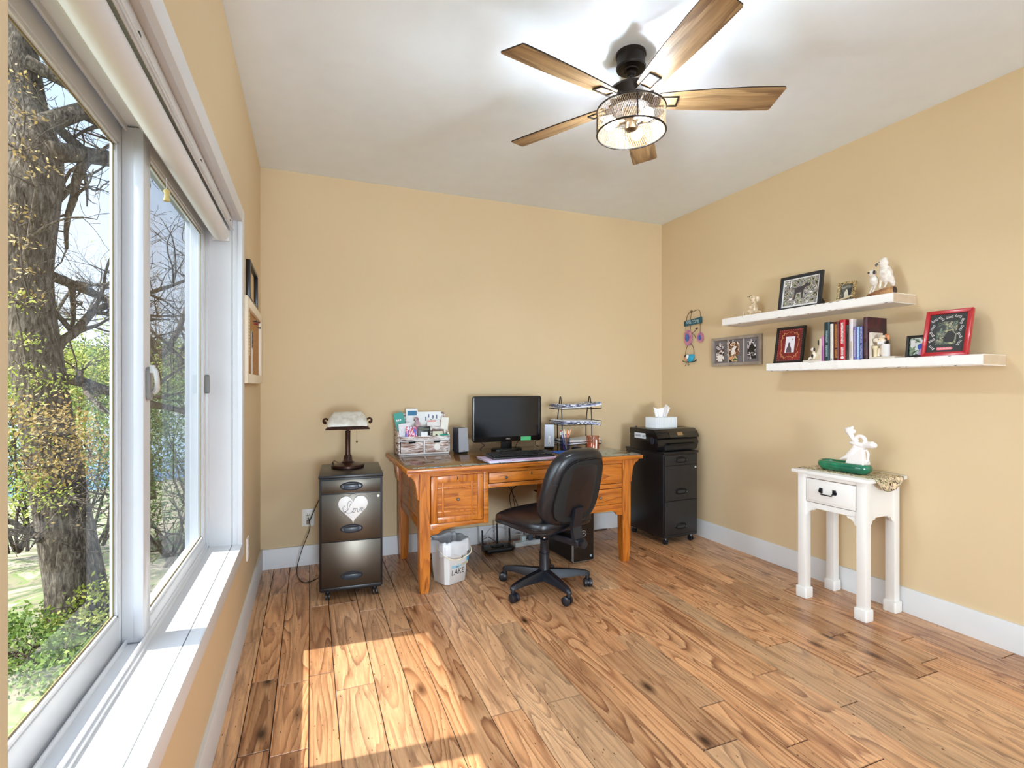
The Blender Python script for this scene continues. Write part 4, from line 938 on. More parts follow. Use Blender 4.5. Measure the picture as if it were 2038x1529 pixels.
# flat papers under the glass
rp_ = random.Random(21)
pp = [('ddd9cf', 'cream photo print', .640, 3.030, .14, .05), ('5f7891', 'blue landscape postcard', .700, 3.024, .10, .045), ('c9d2b4', 'pale green leaflet', .800, 3.026, .12, .05), ('e8e8e8', 'white calendar card', .93, 3.040, .11, .07), ('8aa3b8', 'blue grey snapshot', 1.03, 3.030, .10, .05), ('e6e2e8', 'white notes sheet', 1.13, 3.026, .13, .05), ('7cc796', 'green sticky label', 1.33, 3.022, .07, .026), ('9fcfae', 'pale green slip', 1.42, 3.024, .09, .03), ('d8866a', 'orange printed card', 1.53, 3.032, .10, .05), ('d9cfc0', 'cream world map leaflet', 1.93, 3.17, .30, .26), ('cfd6dc', 'grey blue folded map', 2.09, 3.30, .20, .22), ('e9ecee', 'white price list', 2.06, 3.07, .22, .09)]
for i, (c_, nm, x, y, w_, d_) in enumerate(pp):
    q = G(); z0 = .7573 + (i % 3) * .0006; q.box(-w_ / 2, w_ / 2, -d_ / 2, d_ / 2, 0, .0004)
    m_ = blotch('print_' + str(i), [c_, c_, 'f2f0ea', c_, '6f7a80'], scale=22, detail=2)
    tag(q.build('paper_card', m_, loc=(x, y + .008, z0), rot=(0, 0, R(rp_.uniform(-6, 6)))), nm + ' lying under the desk glass', 'card', 'papers under the desk glass')

# letter tray
lt = thing('letter_tray', 'black wire three-tier letter tray on the right of the desk', 'letter tray', (1.965, 3.575, ZD), R(2))
wire = pm('black_wire', '0f0f11', .35, metal=.3)
for x in (-.135, .135):
    g = G(); g.tube(catmull([(x - .020, -.075, 0), (x - .012, -.060, .20), (x - .008, -.040, .365), (x, -.010, .402), (x + .010, .02, .365), (x + .022, .075, .20), (x + .038, .10, 0)], 8), .0042, 8); g.build('end_frame', wire, lt)
for z in (.026, .182, .306):
    g = G(); x0, x1, y0, y1 = -.175, .185, -.105, .105
    for zz in (z, z + .028): g.tube([(x0, y0, zz), (x1, y0, zz), (x1, y1, zz), (x0, y1, zz)], .0024, 6, closed=True)
    for i in range(1, 8): xx = x0 + (x1 - x0) * i / 8; g.cyl((xx, y0, z), (xx, y1, z), .0012, seg=5)
    for a, b in ((x0, y0), (x1, y0), (x1, y1), (x0, y1)): g.cyl((a, b, z), (a, b, z + .028), .002, seg=6)
    g.build('tray', wire, lt)
def sheaf(name, label, cat, x, y, z, w_, d_, cols, curl, rz, n=4):
    for i in range(n):
        g = G(); nx = 14; vs = []
        for k in range(2):
            for j in range(nx):
                u = j / (nx - 1); xx = -w_ / 2 + w_ * u; zz = i * .0085 + curl * (u ** 3) * (1 - .12 * i) * .04 + .004 * math.sin(3 * u + i)
                for yy in (-d_ / 2, d_ / 2): vs.append((xx, yy, zz + k * .0070))
        m = nx * 2
        fs = [(2 * j, 2 * j + 2, 2 * j + 3, 2 * j + 1) for j in range(nx - 1)] + [(m + 2 * j, m + 2 * j + 1, m + 2 * j + 3, m + 2 * j + 2) for j in range(nx - 1)]
        fs += [(2 * j, m + 2 * j, m + 2 * j + 2, 2 * j + 2) for j in range(nx - 1)] + [(2 * j + 1, 2 * j + 3, m + 2 * j + 3, m + 2 * j + 1) for j in range(nx - 1)] + [(0, 1, m + 1, m), (2 * nx - 2, m + 2 * nx - 2, m + 2 * nx - 1, 2 * nx - 1)]
        g.add(vs, fs); o = g.build(name, cols[i % len(cols)], loc=(x, y, z), rot=(0, 0, R(rz + (i * 37 % 7 - 3) * .8)))
        tag(o, label.replace('#', ('bottom', 'second', 'third', 'topmost', 'fifth')[i]), cat, 'papers in the letter tray')
mg = [pm('magazine_white_edge', 'e3e6ee', .4), blotch('magazine_cover_dark', ['1e2742', 'c9cfe0', '39486e', 'e8eaf0', '8a6a6a'], scale=18), pm('magazine_lilac', 'b7b4cf', .4), blotch('magazine_cover_blue', ['dfe4ee', '1d2c4e', '7189ad', 'f2f2f2'], scale=20, stretch=(1, 1, 2))]
sheaf('magazine', '# magazine of the pile in the top tray of the letter rack', 'magazine', 1.975, 3.565, ZD + .312, .35, .20, mg, .6, 2)
sheaf('magazine', '# magazine of the pile in the middle tray of the letter rack', 'magazine', 1.970, 3.565, ZD + .188, .34, .20, mg[::-1], -.4, 1)
sheaf('paper_sheaf', '# paper bundle of the pile in the bottom tray of the letter rack', 'papers', 1.985, 3.560, ZD + .033, .30, .20, [pm('magazine_white_edge', 'e3e6ee', .4), pm('grey_file', '55585f', .5), pm('peach_paper', 'ead2c4', .5), pm('white_card', 'eef0f0', .6)], .3, 5)

# pen cup with pens
cup = thing('pen_cup', 'black mesh pen cup standing left of the letter tray', 'pen cup', (1.785, 3.395, ZD))
g = G(); g.lathe([(0, 0), (.036, 0), (.038, .003), (.038, .100), (.040, .102), (.036, .102), (.035, .006), (0, .005)], 28); 
cm_ = bpy.data.materials.new('dark_mesh_cup'); cm_.use_nodes = True; N = cm_.node_tree.nodes; L = cm_.node_tree.links; N.clear()
ot = N.new('ShaderNodeOutputMaterial'); ms = N.new('ShaderNodeMixShader'); tr = N.new('ShaderNodeBsdfTransparent'); gl = N.new('ShaderNodeBsdfDiffuse'); gl.inputs[0].default_value = (.015, .02, .06, 1); ms.inputs[0].default_value = .30
L.new(tr.outputs[0], ms.inputs[1]); L.new(gl.outputs[0], ms.inputs[2]); L.new(ms.outputs[0], ot.inputs[0]); MATS['dark_mesh_cup'] = cm_
g.build('cup', cm_, cup)
rq = random.Random(4)
pens = [('e23c8c', 'magenta'), ('d8452f', 'red'), ('f08c46', 'orange'), ('2b3fa6', 'blue'), ('b9c6e8', 'pale blue'), ('f2b48a', 'peach'), ('7b2fa0', 'purple'), ('efe3c0', 'cream'), ('c22a3a', 'dark red'), ('1f2750', 'navy')]
for i, (c_, nm) in enumerate(pens):
    a = i * 2.4; r0 = .018 * rq.random(); r1 = .020 + .006 * rq.random(); hgt = rq.uniform(.13, .165)
    x0, y0 = r0 * math.cos(a + 2), r0 * math.sin(a + 2); x1, y1 = r1 * math.cos(a), r1 * math.sin(a)
    p0 = Vector((x0, y0, .008)); p1 = p0 + (Vector((x1, y1, .10)) - p0).normalized() * hgt; d = (p1 - p0)
    t = thing('pen', nm + ' pen standing in the black mesh cup', 'pen', (1.785, 3.395, ZD), 0, 'pens in the cup')
    g = G(); g.tube([p0, p0 + d * .84, p1], [.0045, .0045, .0042], 8); g.build('barrel', pm('pen_' + nm.replace(' ', '_'), c_, .3), t)
    g = G(); g.tube([p1 - d * .16, p1 + d * .02], [.0056, .0050], 8); g.build('cap', pm('pen_cap_' + nm.replace(' ', '_'), c_ if i % 3 else 'f4efe6', .3), t)
cj = thing('jar_candle', 'amber glass jar candle beside the letter tray on the desk', 'candle', (2.012, 3.372, ZD))
gj = bpy.data.materials.new('amber_jar_glass'); gj.use_nodes = True; N = gj.node_tree.nodes; L = gj.node_tree.links; N.clear()
ot = N.new('ShaderNodeOutputMaterial'); ms = N.new('ShaderNodeMixShader'); tr = N.new('ShaderNodeBsdfTransparent'); gl = N.new('ShaderNodeBsdfGlossy'); tr.inputs[0].default_value = (.93, .74, .66, 1); gl.inputs['Roughness'].default_value = .05; ms.inputs[0].default_value = .10
L.new(tr.outputs[0], ms.inputs[1]); L.new(gl.outputs[0], ms.inputs[2]); L.new(ms.outputs[0], ot.inputs[0]); MATS['amber_jar_glass'] = gj
g = G(); g.lathe([(0, 0), (.046, 0), (.049, .004), (.049, .105), (.0465, .105), (.0465, .008), (0, .008)], 36); g.build('jar', gj, cj)
g = G(); g.lathe([(0, .009), (.0455, .009), (.0455, .055), (0, .055)], 32); g.build('wax', pm('amber_wax', 'd8a68e', .5), cj)
g = G(); g.box(-.004, .008, -.0506, -.0492, .012, .080); g.build('label', pm('ivory_label', 'efe6d8', .5), cj)
mp_ = thing('mouse_pad', 'bright blue mouse pad showing behind the chair back', 'mouse pad', (1.755, 3.290, ZD))
g = G(); g.prism(rrect(.20, .17, .015, 4), 0, .003, 'z'); g.build('pad', pm('blue_pad', '1f5fc4', .6), mp_)
ms_ = thing('computer_mouse', 'black computer mouse on the blue mouse pad', 'mouse', (1.845, 3.315, ZD + .003), R(10))
g = G(); superell(g, (0, 0, .0165), (.030, .052, .0165), .8, .85); g.build('shell', pm('mouse_black', '151517', .25), ms_, sharp=None)
g = G(); g.cyl((-.004, .02, .031), (.004, .02, .031), .008, seg=12); g.build('wheel', pm('grey_wheel', '88888a', .4), ms_)

# ------------------------------------------------------------------ printer and tissues on the right cabinet
prn = thing('printer', 'black inkjet printer with a white sticker on its side on the corner cabinet', 'printer', (2.530, 3.262, .7325), R(4))
pb = pm('printer_black', '101012', .25, spec=.6)
g = G(); g.prism([(.02, 0), (.34, 0), (.34, .120), (.01, .100), (-.004, .060), (.012, .012)], 0.004, .436, 'x', bev=.006); g.build('lower_body', pb, prn)
g = G(); g.prism([(.0, .098), (.340, .118), (.340, .168), (.325, .172), (.045, .172), (.012, .150), (-.010, .108)], 0, .440, 'x', bev=.006); lid = g.build('scanner_lid', pb, prn)
g = G(); g.prism([(-.0135, .108), (.0085, .150), (.0125, .152), (-.006, .106)], .12, .42, 'x'); g.build('control_panel', pm('gloss_panel', '222120', .08, spec=.8), prn)
g = G(); g.prism([(-.0100, .122), (.0040, .1465), (.0060, .1465), (-.008, .122)], .205, .262, 'x'); g.build('display', pm('brown_display', '9a7a50', .3), prn)
g = G(); g.prism([(-.050, .052), (.03, .060), (.03, .068), (-.050, .058)], .09, .36, 'x', bev=.002); g.build('output_tray', pb, prn)
g = G(); g.prism([(-.012, .004), (.05, .004), (.05, .050), (-.010, .048)], .07, .39, 'x', bev=.004); g.box(.17, .27, -.014, -.010, .012, .022); g.build('paper_cassette', pm('cassette_black', '17181a', .3), prn)
g = G(); g.prism(rrect(.135, .044, .003, 3, .205, .112), -.0012, .0042, 'x'); stk = g.build('sticker', pm('white_sticker', 'dfe4ea', .5), prn)
text('PowerED', .026, inkm, prn, (-.0016, .232, .113), (PI / 2, 0, -PI / 2), name='sticker_lettering', sx=.75)
text('625', .026, pm('teal_ink', '1f5560', .5), prn, (-.0016, .158, .110), (PI / 2, 0, -PI / 2), name='sticker_lettering', sx=.75)
for q in (.25, .29): 
    g = G(); g.lathe([(0, .172), (.008, .172), (.008, .180), (.005, .183), (0, .183)], 12, (.02 + (q - .25), q + .03, 0)); g.build('hinge_knob', pb, prn)
g = G(); g.prism(rrect(.03, .055, .012, 4, .060, .082), -.002, .006, 'x', bev=.002); g.build('side_grip', pm('dark_grip', '1c2030', .3), prn)
g = G(); g.box(.16, .30, .346, .375, .0, .030, bev=.003); g.build('rear_duplexer', pb, prn)
tis = thing('tissue_box', 'ribbed white tissue box with a tissue pulled out on the printer', 'tissue box', (2.62, 3.40, .905), R(5))
ribm = pm('white_ribbed_card', 'e4e8ec', .5)
g = G(); W_, D_, H_ = .235, .120, .086
per = []; nr = 20
for i in range(nr * 4):
    x = W_ * i / (nr * 4); per.append((x, -.0055 * abs(math.sin(PI * i / 5))))
side = [(W_, 0)] + [(W_ + .0055 * abs(math.sin(PI * i / 5)), D_ * i / 40) for i in range(1, 40)] + [(W_, D_), (0, D_)]
poly = per + side
g.loft([[(x, y, 0) for x, y in poly], [(x, y, H_) for x, y in poly]]); g.build('box', ribm, tis, sharp=50)
g = G(); g.prism(circ(.055, 28, W_ / 2, D_ / 2, .022), H_, H_ + .0008, 'z'); g.build('opening', pm('grey_slot_film', 'b9bec6', .4), tis)
g = G(); nx, nz = 20, 8; vs = []
for j in range(nz + 1):
    for i in range(nx + 1):
        u, v = i / nx, j / nz; wd = .050 + .030 * v
        x = (u - .5) * 2.5 * wd + .012 * v + W_ / 2; z = H_ + v * (.092 + .022 * math.cos(u * 7 + 1)) * (1 - .25 * abs(u - .35)) ; y = D_ / 2 + .012 * math.sin(u * 9) * (.4 + v) + .006 * math.sin(u * 21)
        vs.append((x, y, z))
g.add(vs, [(j * (nx + 1) + i, j * (nx + 1) + i + 1, (j + 1) * (nx + 1) + i + 1, (j + 1) * (nx + 1) + i) for j in range(nz) for i in range(nx)])
ts = g.build('tissue', pm('white_tissue', 'f0f0f4', .8), tis, sharp=None)
# ------------------------------------------------------------------ right wall: shelves, pictures, figurines
RZ = -PI / 2 + R(1.51)
cR, sR = math.cos(R(1.51)), math.sin(R(1.51))
def RW(s, off, z):
    """point s metres along the right wall from the corner, off metres out from it"""
    return (XR + s * sR - off * cR, YB - s * cR - off * sR, z)
distress = pm('distressed_white_paint', 'f1efec', .5, bump=.2, bscale=60)
worn = pm('worn_brown_edge', '6e4f3a', .7)
raww = pm('bare_cut_end', 'd2bda2', .6, var=.15, vscale=20)
def shelf(label, s0, s1, zt, th=.052, dp=.200, seed=1):
    t = thing('wall_shelf', label, 'shelf', RW(s0, 0, zt), RZ)
    ln = s1 - s0; rs = random.Random(seed)
    g = G(); n = 90; rings = []
    for i in range(n + 1):   # front arrises are hand-worn: a slightly wandering edge
        x = ln * i / n; a, b, c = rs.uniform(0, .0025), rs.uniform(0, .003), rs.uniform(0, .003)
        rings.append([(x, 0, -th), (x, 0, 0), (x, -dp + .004, 0), (x, -dp, -.004 - a), (x, -dp - .0002, -th + .004 + b), (x, -dp + .004 + c, -th)])
    g.loft(rings); sb = g.build('board', distress, t)
    g = G(); g.box(ln - .0008, ln + .0012, -dp + .003, -.001, -th + .003, -.003); g.build('end_grain', raww, t, label='bare tan end')
    k = 0
    for i in range(16):
        x = rs.uniform(.02, ln - .04); top = rs.random() < .5; w_ = rs.uniform(.006, .03); z = (-.0032 if top else -th + .0022)
        g = G(); g.tube([(x, -dp + (.001 if not top else .0015), z), (x + w_ / 2, -dp + .0008, z - .0006), (x + w_, -dp + .001, z)], [.0006, .0018, .0006], 5); g.build('worn_chip', worn, sb)
    return t
ZU, ZL = 1.750, 1.402
shelf('upper white distressed floating shelf on the right wall', .913, 2.080, ZU, seed=2)
shelf('lower, longer white floating shelf on the right wall holding the books', 1.296, 2.460, ZL, seed=5)

def frame(label, s, z, w_, h_, off, lean, border, mat, depth=.016, strut=True, yaw=0., inset=.004, name='picture_frame', cat='picture frame'):
    """picture frame standing on its lower edge; local x right, y into the wall, z up"""
    t = thing(name, label, cat, RW(s, off, z), RZ); t.rotation_euler = (0, 0, RZ + yaw)
    M = Matrix.Rotation(-lean, 4, 'X')
    piv = bpy.data.objects  # all parts share the tilt
    def bld(g, nm, m, par=None):
        g.bm.transform(M); return g.build(nm, m, par or t)
    b = border; g = G(); dz = depth * math.sin(lean)
    o = [(0, 0), (w_, 0), (w_, h_), (0, h_)]; i_ = [(b, b), (w_ - b, b), (w_ - b, h_ - b), (b, h_ - b)]
    for k in range(4):
        a, c = o[k], o[(k + 1) % 4]; d, e = i_[(k + 1) % 4], i_[k]
        g.prism([a, c, d, e], -depth / 2, depth / 2, 'y', bev=.0012)
    fr = bld(g, 'frame', mat)
    return t, bld, fr
def picture(bld, fr, x0, x1, z0, z1, y, mat, nm='photograph', t=.001):
    g = G(); g.box(x0, x1, y - t, y, z0, z1); return bld(g, nm, mat, None)
def poly(bld, pts, y, mat, nm, par=None):
    g = G(); g.prism(pts, y - .0008, y, 'y'); return bld(g, nm, mat, par)
def dogshape(x, z, s, f=1):
    P_ = [(-.50, .30), (-.72, .42), (-.70, .36), (-.45, .20), (-.44, -.1), (-.50, -.62), (-.38, -.62), (-.30, -.12), (.10, -.08), (.14, -.62), (.26, -.62), (.28, 0), (.40, .25), (.46, .30), (.72, .28), (.74, .38), (.58, .48), (.56, .60), (.42, .58), (.30, .40)]
    return [(x + f * a * s, z + b * s) for a, b in P_]
blackfr = pm('charcoal_frame', '23262c', .35)
matw = pm('white_mat', 'e9e9ea', .6)
# upper shelf: black frame with dog picture
t, bld, fr = frame('black frame with a dog in a garden, largest picture on the upper shelf', 1.325, ZU, .292, .232, .125, R(9), .020, blackfr, yaw=R(2))
picture(bld, fr, .018, .274, .018, .214, .001, matw, 'mat')
p = picture(bld, fr, .032, .262, .032, .204, -.0005, blotch('garden_photo', ['3a2c22', '7c8a63', 'c9c2b4', '5a4634', 'a9a8b0', '2d3428', 'e4e2de'], scale=42, detail=5))
poly(bld, dogshape(.145, .120, .085), -.0018, pm('dark_grey_dog_print', '3f3b3e', .5), 'printed_dog')
poly(bld, [(.075, .16), (.082, .16), (.082, .20), (.075, .20)], -.0018, matw, 'printed_post'); 
g = G(); g.prism([(.03, .0), (.12, .0), (.115, .008), (.035, .075), (.03, .075)], .262, .268, 'x'); g.build('easel_back', pm('black_board', '101012', .5), t)
# small ornate frame
t, bld, fr = frame('small gold bark frame with an old black and white portrait on the upper shelf', 1.716, ZU, .098, .128, .115, R(14), .014, blotch('gilt_bark', ['2f2618', 'b9985a', '6e5530', 'd8c79a', '3a2c1a'], scale=60, detail=4), yaw=R(6))
picture(bld, fr, .012, .086, .012, .116, .001, blotch('sepia_photo', ['2a2722', '5b574d', '8f897c', '3a362f'], scale=20))
poly(bld, [(.040, .030), (.062, .028), (.060, .062), (.055, .075), (.050, .083), (.045, .074), (.038, .060)], -.001, pm('pale_figure_print', 'cfc8b6', .5), 'printed_figure')
g = G(); g.bm.free(); g = G(); g.tube([(-.010, -.022, .006), (.03, -.024, .012), (.07, -.022, .024), (.098, -.016, .034)], [.006, .007, .006, .004], 8); g.build('twig_rest', pm('bleached_twig', 'c9b490', .7, bump=.3), t)
# puppy figurine
pup = thing('dog_figurine', 'cream spotted puppy figurine sitting on a shoe on the upper shelf', 'figurine', RW(1.120, .115, ZU), RZ)
puc = pm('cream_resin', 'e6d6bd', .5, color2='b79a72', vscale=38, bump=.15)
g = G()
g.tube([(-.055, 0, .014), (-.02, 0, .018), (.03, 0, .016), (.062, -.004, .018)], [.014, .022, .020, .012], 12); g.ell((-.01, 0, .012), (.062, .030, .012), 20)
g.ell((.0, .004, .055), (.026, .024, .034), 18); g.ell((.002, -.006, .090), (.020, .018, .022), 16); g.ell((-.002, -.006, .128), (.025, .023, .024), 18)
g.ell((-.020, -.012, .136), (.016, .012, .011), 12); g.tube([(-.018, -.018, .07), (-.022, -.024, .042), (-.026, -.028, .030)], [.010, .009, .010], 8); g.tube([(.018, -.018, .07), (.024, -.022, .042), (.026, -.026, .030)], [.010, .009, .010], 8)
g.tube([(.020, -.002, .140), (.034, -.004, .122), (.038, -.004, .098)], [.008, .014, .011], 10)
g.tube(catmull([(-.050, 0, .012), (-.072, 0, .010), (-.086, 0, .022), (-.088, 0, .042), (-.080, 0, .052)], 5), [.006] * 8 + [.005] * 9 + [.003] * 4, 8)
fb = fuse(g, 'body', puc, pup, vox=.0024, smooth=3)
g = G(); g.ell((-.036, -.014, .140), (.0045, .005, .004), 8); g.ell((-.014, -.026, .140), .003, 8); g.ell((.002, -.028, .141), .003, 8); g.build('eyes_and_nose', pm('black_eye', '0a0a0a', .2), pup)
g = G(); g.ell((.036, -.008, .110), (.006, .010, .020), 12); g.build('ear_patch', pm('tan_patch', 'cbb087', .5), pup)
# pair of white cockatoos
par = thing('parrot_figurine', 'two white cockatoos perched on a brown log at the upper shelf end', 'figurine', RW(1.975, .110, ZU), RZ)
pw = pm('white_feather_resin', 'ebe5dd', .55, bump=.35, bscale=140, color2='d3c7bb', vscale=45)
g = G()
g.ell((.016, 0, .125), (.033, .030, .052), 20, Matrix.Rotation(R(-12), 3, 'Y')); g.ell((.006, -.004, .185), (.024, .022, .027), 18); g.tube([(.034, .006, .110), (.046, .010, .070), (.048, .012, .045)], [.016, .013, .005], 10); g.ell((.010, -.002, .205), (.014, .011, .012), 12)
g.tube([(.020, 0, .085), (.018, -.004, .062), (.012, -.010, .048)], [.008, .005, .006], 8)
g.tube([(-.004, -.006, .098), (-.006, -.010, .066), (-.010, -.012, .046)], [.007, .005, .006], 8)
fuse(g, 'large_bird', pw, par, vox=.0024, smooth=3)
g = G()
g.ell((-.042, -.004, .095), (.022, .021, .034), 18, Matrix.Rotation(R(-10), 3, 'Y')); g.ell((-.048, -.008, .140), (.020, .018, .021), 16); g.tube([(-.034, -.004, .070), (-.040, -.010, .045), (-.046, -.012, .032)], [.008, .0045, .006], 8); g.tube([(-.046, -.004, .072), (-.056, -.010, .045), (-.062, -.012, .026)], [.007, .004, .005], 8)
fuse(g, 'small_bird', pw, par, vox=.0022, smooth=3)
g = G(); g.tube([(-.018, -.014, .186), (-.024, -.018, .180), (-.022, -.020, .168)], [.006, .0055, .002], 8); g.ell((-.004, -.024, .190), .0028, 8); g.ell((-.030, -.024, .140), (.0065, .006, .012), 10); g.ell((-.060, -.022, .143), (.008, .005, .005), 8); g.build('beak_and_eyes', pm('dark_beak', '2d2a2b', .4), par)
g = G(); g.tube([(-.078, 0, .014), (-.04, -.002, .019), (.02, 0, .024), (.062, 0, .026)], [.012, .018, .023, .024], 14); g.ell((-.07, .0, .010), (.012, .02, .010), 10)
lg_ = g.build('log', pm('brown_log', '8a5a38', .6, bump=.4, bscale=60, color2='b98a58', vscale=20), par, sharp=None)
g = G(); g.lathe([(0, .064), (.017, .064), (.021, .060), (.023, .050)], 16, (0, 0, .026), 'x'); g.build('log_end', pm('dark_log_end', '3b2823', .6), par)

# lower shelf: red scroll frame
t, bld, fr = frame('black frame with dark red mat and gold scrollwork on the lower shelf', 1.300, ZL, .200, .246, .135, R(10), .016, pm('black_wood_frame', '15110f', .4), yaw=R(4))
picture(bld, fr, .014, .186, .014, .232, .000, pm('dark_red_mat', '6b1712', .5, color2='8c1f1c', vscale=10), 'mat')
g = G(); cx_, cz_ = .100, .123
per = []
for i in range(160):
    a = 2 * PI * i / 160; ex, ez = .058, .083; x = cx_ + ex * sgp(math.cos(a), .45); z = cz_ + ez * sgp(math.sin(a), .45)
    k_ = .0065 * math.sin(13 * a); per.append((x + k_ * math.cos(a), -.0018, z + k_ * math.sin(a)))
g.tube(per, .0014, 5, closed=True)
for i in range(26):
    a = 2 * PI * (i + .5) / 26; x = cx_ + .058 * sgp(math.cos(a), .45) ; z = cz_ + .083 * sgp(math.sin(a), .45); s_ = .0052
    cc = (x - s_ * .6 * math.cos(a) * (1 if i % 2 else -1), z - s_ * .6 * math.sin(a) * (1 if i % 2 else -1))
    g.tube([(cc[0] + r_ * math.cos(q), -.0018, cc[1] + r_ * math.sin(q)) for q, r_ in [(j * .7, .0012 + .0006 * j) for j in range(8)]], .0011, 5)
bld(g, 'gold_scrollwork', pm('copper_gold_paint', 'd79a62', .35, metal=.3))
g = G()
for i in range(11):
    for x, z in ((.0205 + .0159 * i, .0215), (.0205 + .0159 * i, .2245)): g.lathe([(0, -.0022), (.0014, -.0016), (.0014, 0)], 6, (x, 0, z), 'y')
for i in range(1, 13):
    for x in (.0205, .1795): g.lathe([(0, -.0022), (.0014, -.0016), (.0014, 0)], 6, (x, 0, .0215 + .0156 * i), 'y')
st_o = bld(g, 'white_studs', pm('white_stud', 'e8e0dc', .4)); st_o['kind'] = 'stuff'
picture(bld, fr, .070, .134, .072, .180, -.0014, pm('pale_photo_ground', 'e3e0e8', .5), 'photograph')
poly(bld, [(.080, .0725), (.118, .0725), (.114, .100), (.104, .118), (.104, .134), (.098, .142), (.090, .136), (.090, .118), (.082, .100)], -.0026, pm('grey_brown_print', '5d4a50', .5), 'printed_figure')
g = G(); g.tube([(.118 + .004 * math.cos(q), -.0028, .160 + .004 * math.sin(q)) for q in [i * .8 for i in range(8)]], .0010, 5, closed=True); bld(g, 'printed_ring', inkm)

# small black easel card with white dog bookend (left bookend)
t, bld, fr = frame('small black framed card tucked behind the left dog bookend', 1.572, ZL + .013, .085, .085, .070, R(12), .003, pm('black_card_frame', '141414', .4), depth=.006)
picture(bld, fr, .002, .083, .002, .083, .0012, blotch('dark_card_print', ['121412', '23302a', '121212', '4b5850'], scale=30))
g = G()
for i, (a, b) in enumerate(((.016, .05), (.034, .068))): g.box(a, b, -.003, -.0024, .060 - i * .012, .063 - i * .012)
bld(g, 'white_writing', matw)
def bookend(label, s, side, up_h, ln, flag):
    t = thing('bookend', label, 'bookend', RW(s, .165, ZL), RZ); bm_ = pm('ivory_bookend', 'ddd2c4', .5, var=.08, vscale=20); f = side
    # foot plate running away from the books, upright against them, little dog on the plate
    g = G(); x0, x1 = sorted((0, f * ln)); g.box(x0, x1, 0, .10, 0, .012, bev=.0015); x0, x1 = sorted((0, f * .014)); g.box(x0, x1, 0, .10, .010, up_h, bev=.002); g.build('stand', bm_, t)
    g = G(); c = f * .058
    if flag:
        g.ell((c, .03, .045), (.024, .020, .036), 16); g.ell((c - f * .006, .022, .098), (.023, .020, .020), 16); g.ell((c - f * .026, .012, .104), (.018, .014, .013), 12); g.ell((c + f * .004, .018, .122), (.019, .016, .009), 12)
        g.tube([(c - .012, .014, .06), (c - .014, .010, .03), (c - .014, .006, .014)], [.009, .007, .009], 8); g.tube([(c + .012, .014, .06), (c + .016, .010, .03), (c + .018, .002, .016)], [.009, .007, .010], 8)
        fuse(g, 'dog_figure', pm('ivory_dog', 'dccbb0', .5, color2='efe6da', vscale=30), t, vox=.0022, smooth=3)
        g = G(); g.lathe([(0, .012), (.0085, .012), (.009, .05), (.015, .066), (.015, .072), (0, .072)], 14, (c - f * .026, .002, 0)); g.build('small_pedestal', pm('ivory_dog2', 'd9c9a4', .5), t)
        g = G(); g.box(c + .008, c + .040, .0, .022, .012, .080, bev=.003); g.build('white_post', pm('white_post', 'e6e2e0', .45), t)
        g = G(); g.box(c - .014, c + .020, -.001, .004, .080, .094, bev=.001); g.build('name_plate', matw, t)
        g = G(); g.tube([(c + .018, .018, .128), (c + .030, .016, .122), (c + .034, .016, .104)], [.008, .010, .005], 8); g.build('red_ear', pm('orange_red_ear', 'd98a5a', .5), t)
        g = G(); g.ell((c - f * .041, .008, .106), .0035, 8); g.ell((c - f * .010, .003, .106), .0026, 8); g.ell((c + .030, .012, .090), (.009, .006, .008), 8); g.build('black_detail', pm('black_eye', '0a0a0a', .2), t)
    else:
        g.prism([(0, .012), (-.085, .012), (-.055, .035), (-.034, .070), (-.020, .110), (-.012, up_h), (0, up_h)], .010, .026, 'y', bev=.003)
        g.ell((-.048, -.002, .040), (.013, .012, .026), 12); g.ell((-.052, -.006, .076), (.013, .012, .013), 12); g.tube([(-.060, -.006, .03), (-.072, -.010, .020), (-.078, -.012, .016)], [.008, .007, .006], 8)
        fuse(g, 'dog_figure', pm('ivory_dog', 'dccbb0', .5, color2='efe6da', vscale=30), t, vox=.0024, smooth=3)
        g = G(); g.ell((-.040, -.010, .076), (.007, .005, .011), 10); g.ell((-.050, -.014, .036), (.007, .004, .012), 10); g.ell((-.026, .008, .118), (.004, .004, .018), 8); g.build('black_patches', pm('black_patch', '1a1512', .4), t)
    return t
bookend('ivory bookend with a black and white dog left of the books', 1.659, -1, .140, .125, False)
bookend('ivory bookend with a sitting dog figure right of the books', 1.936, 1, .150, .130, True)

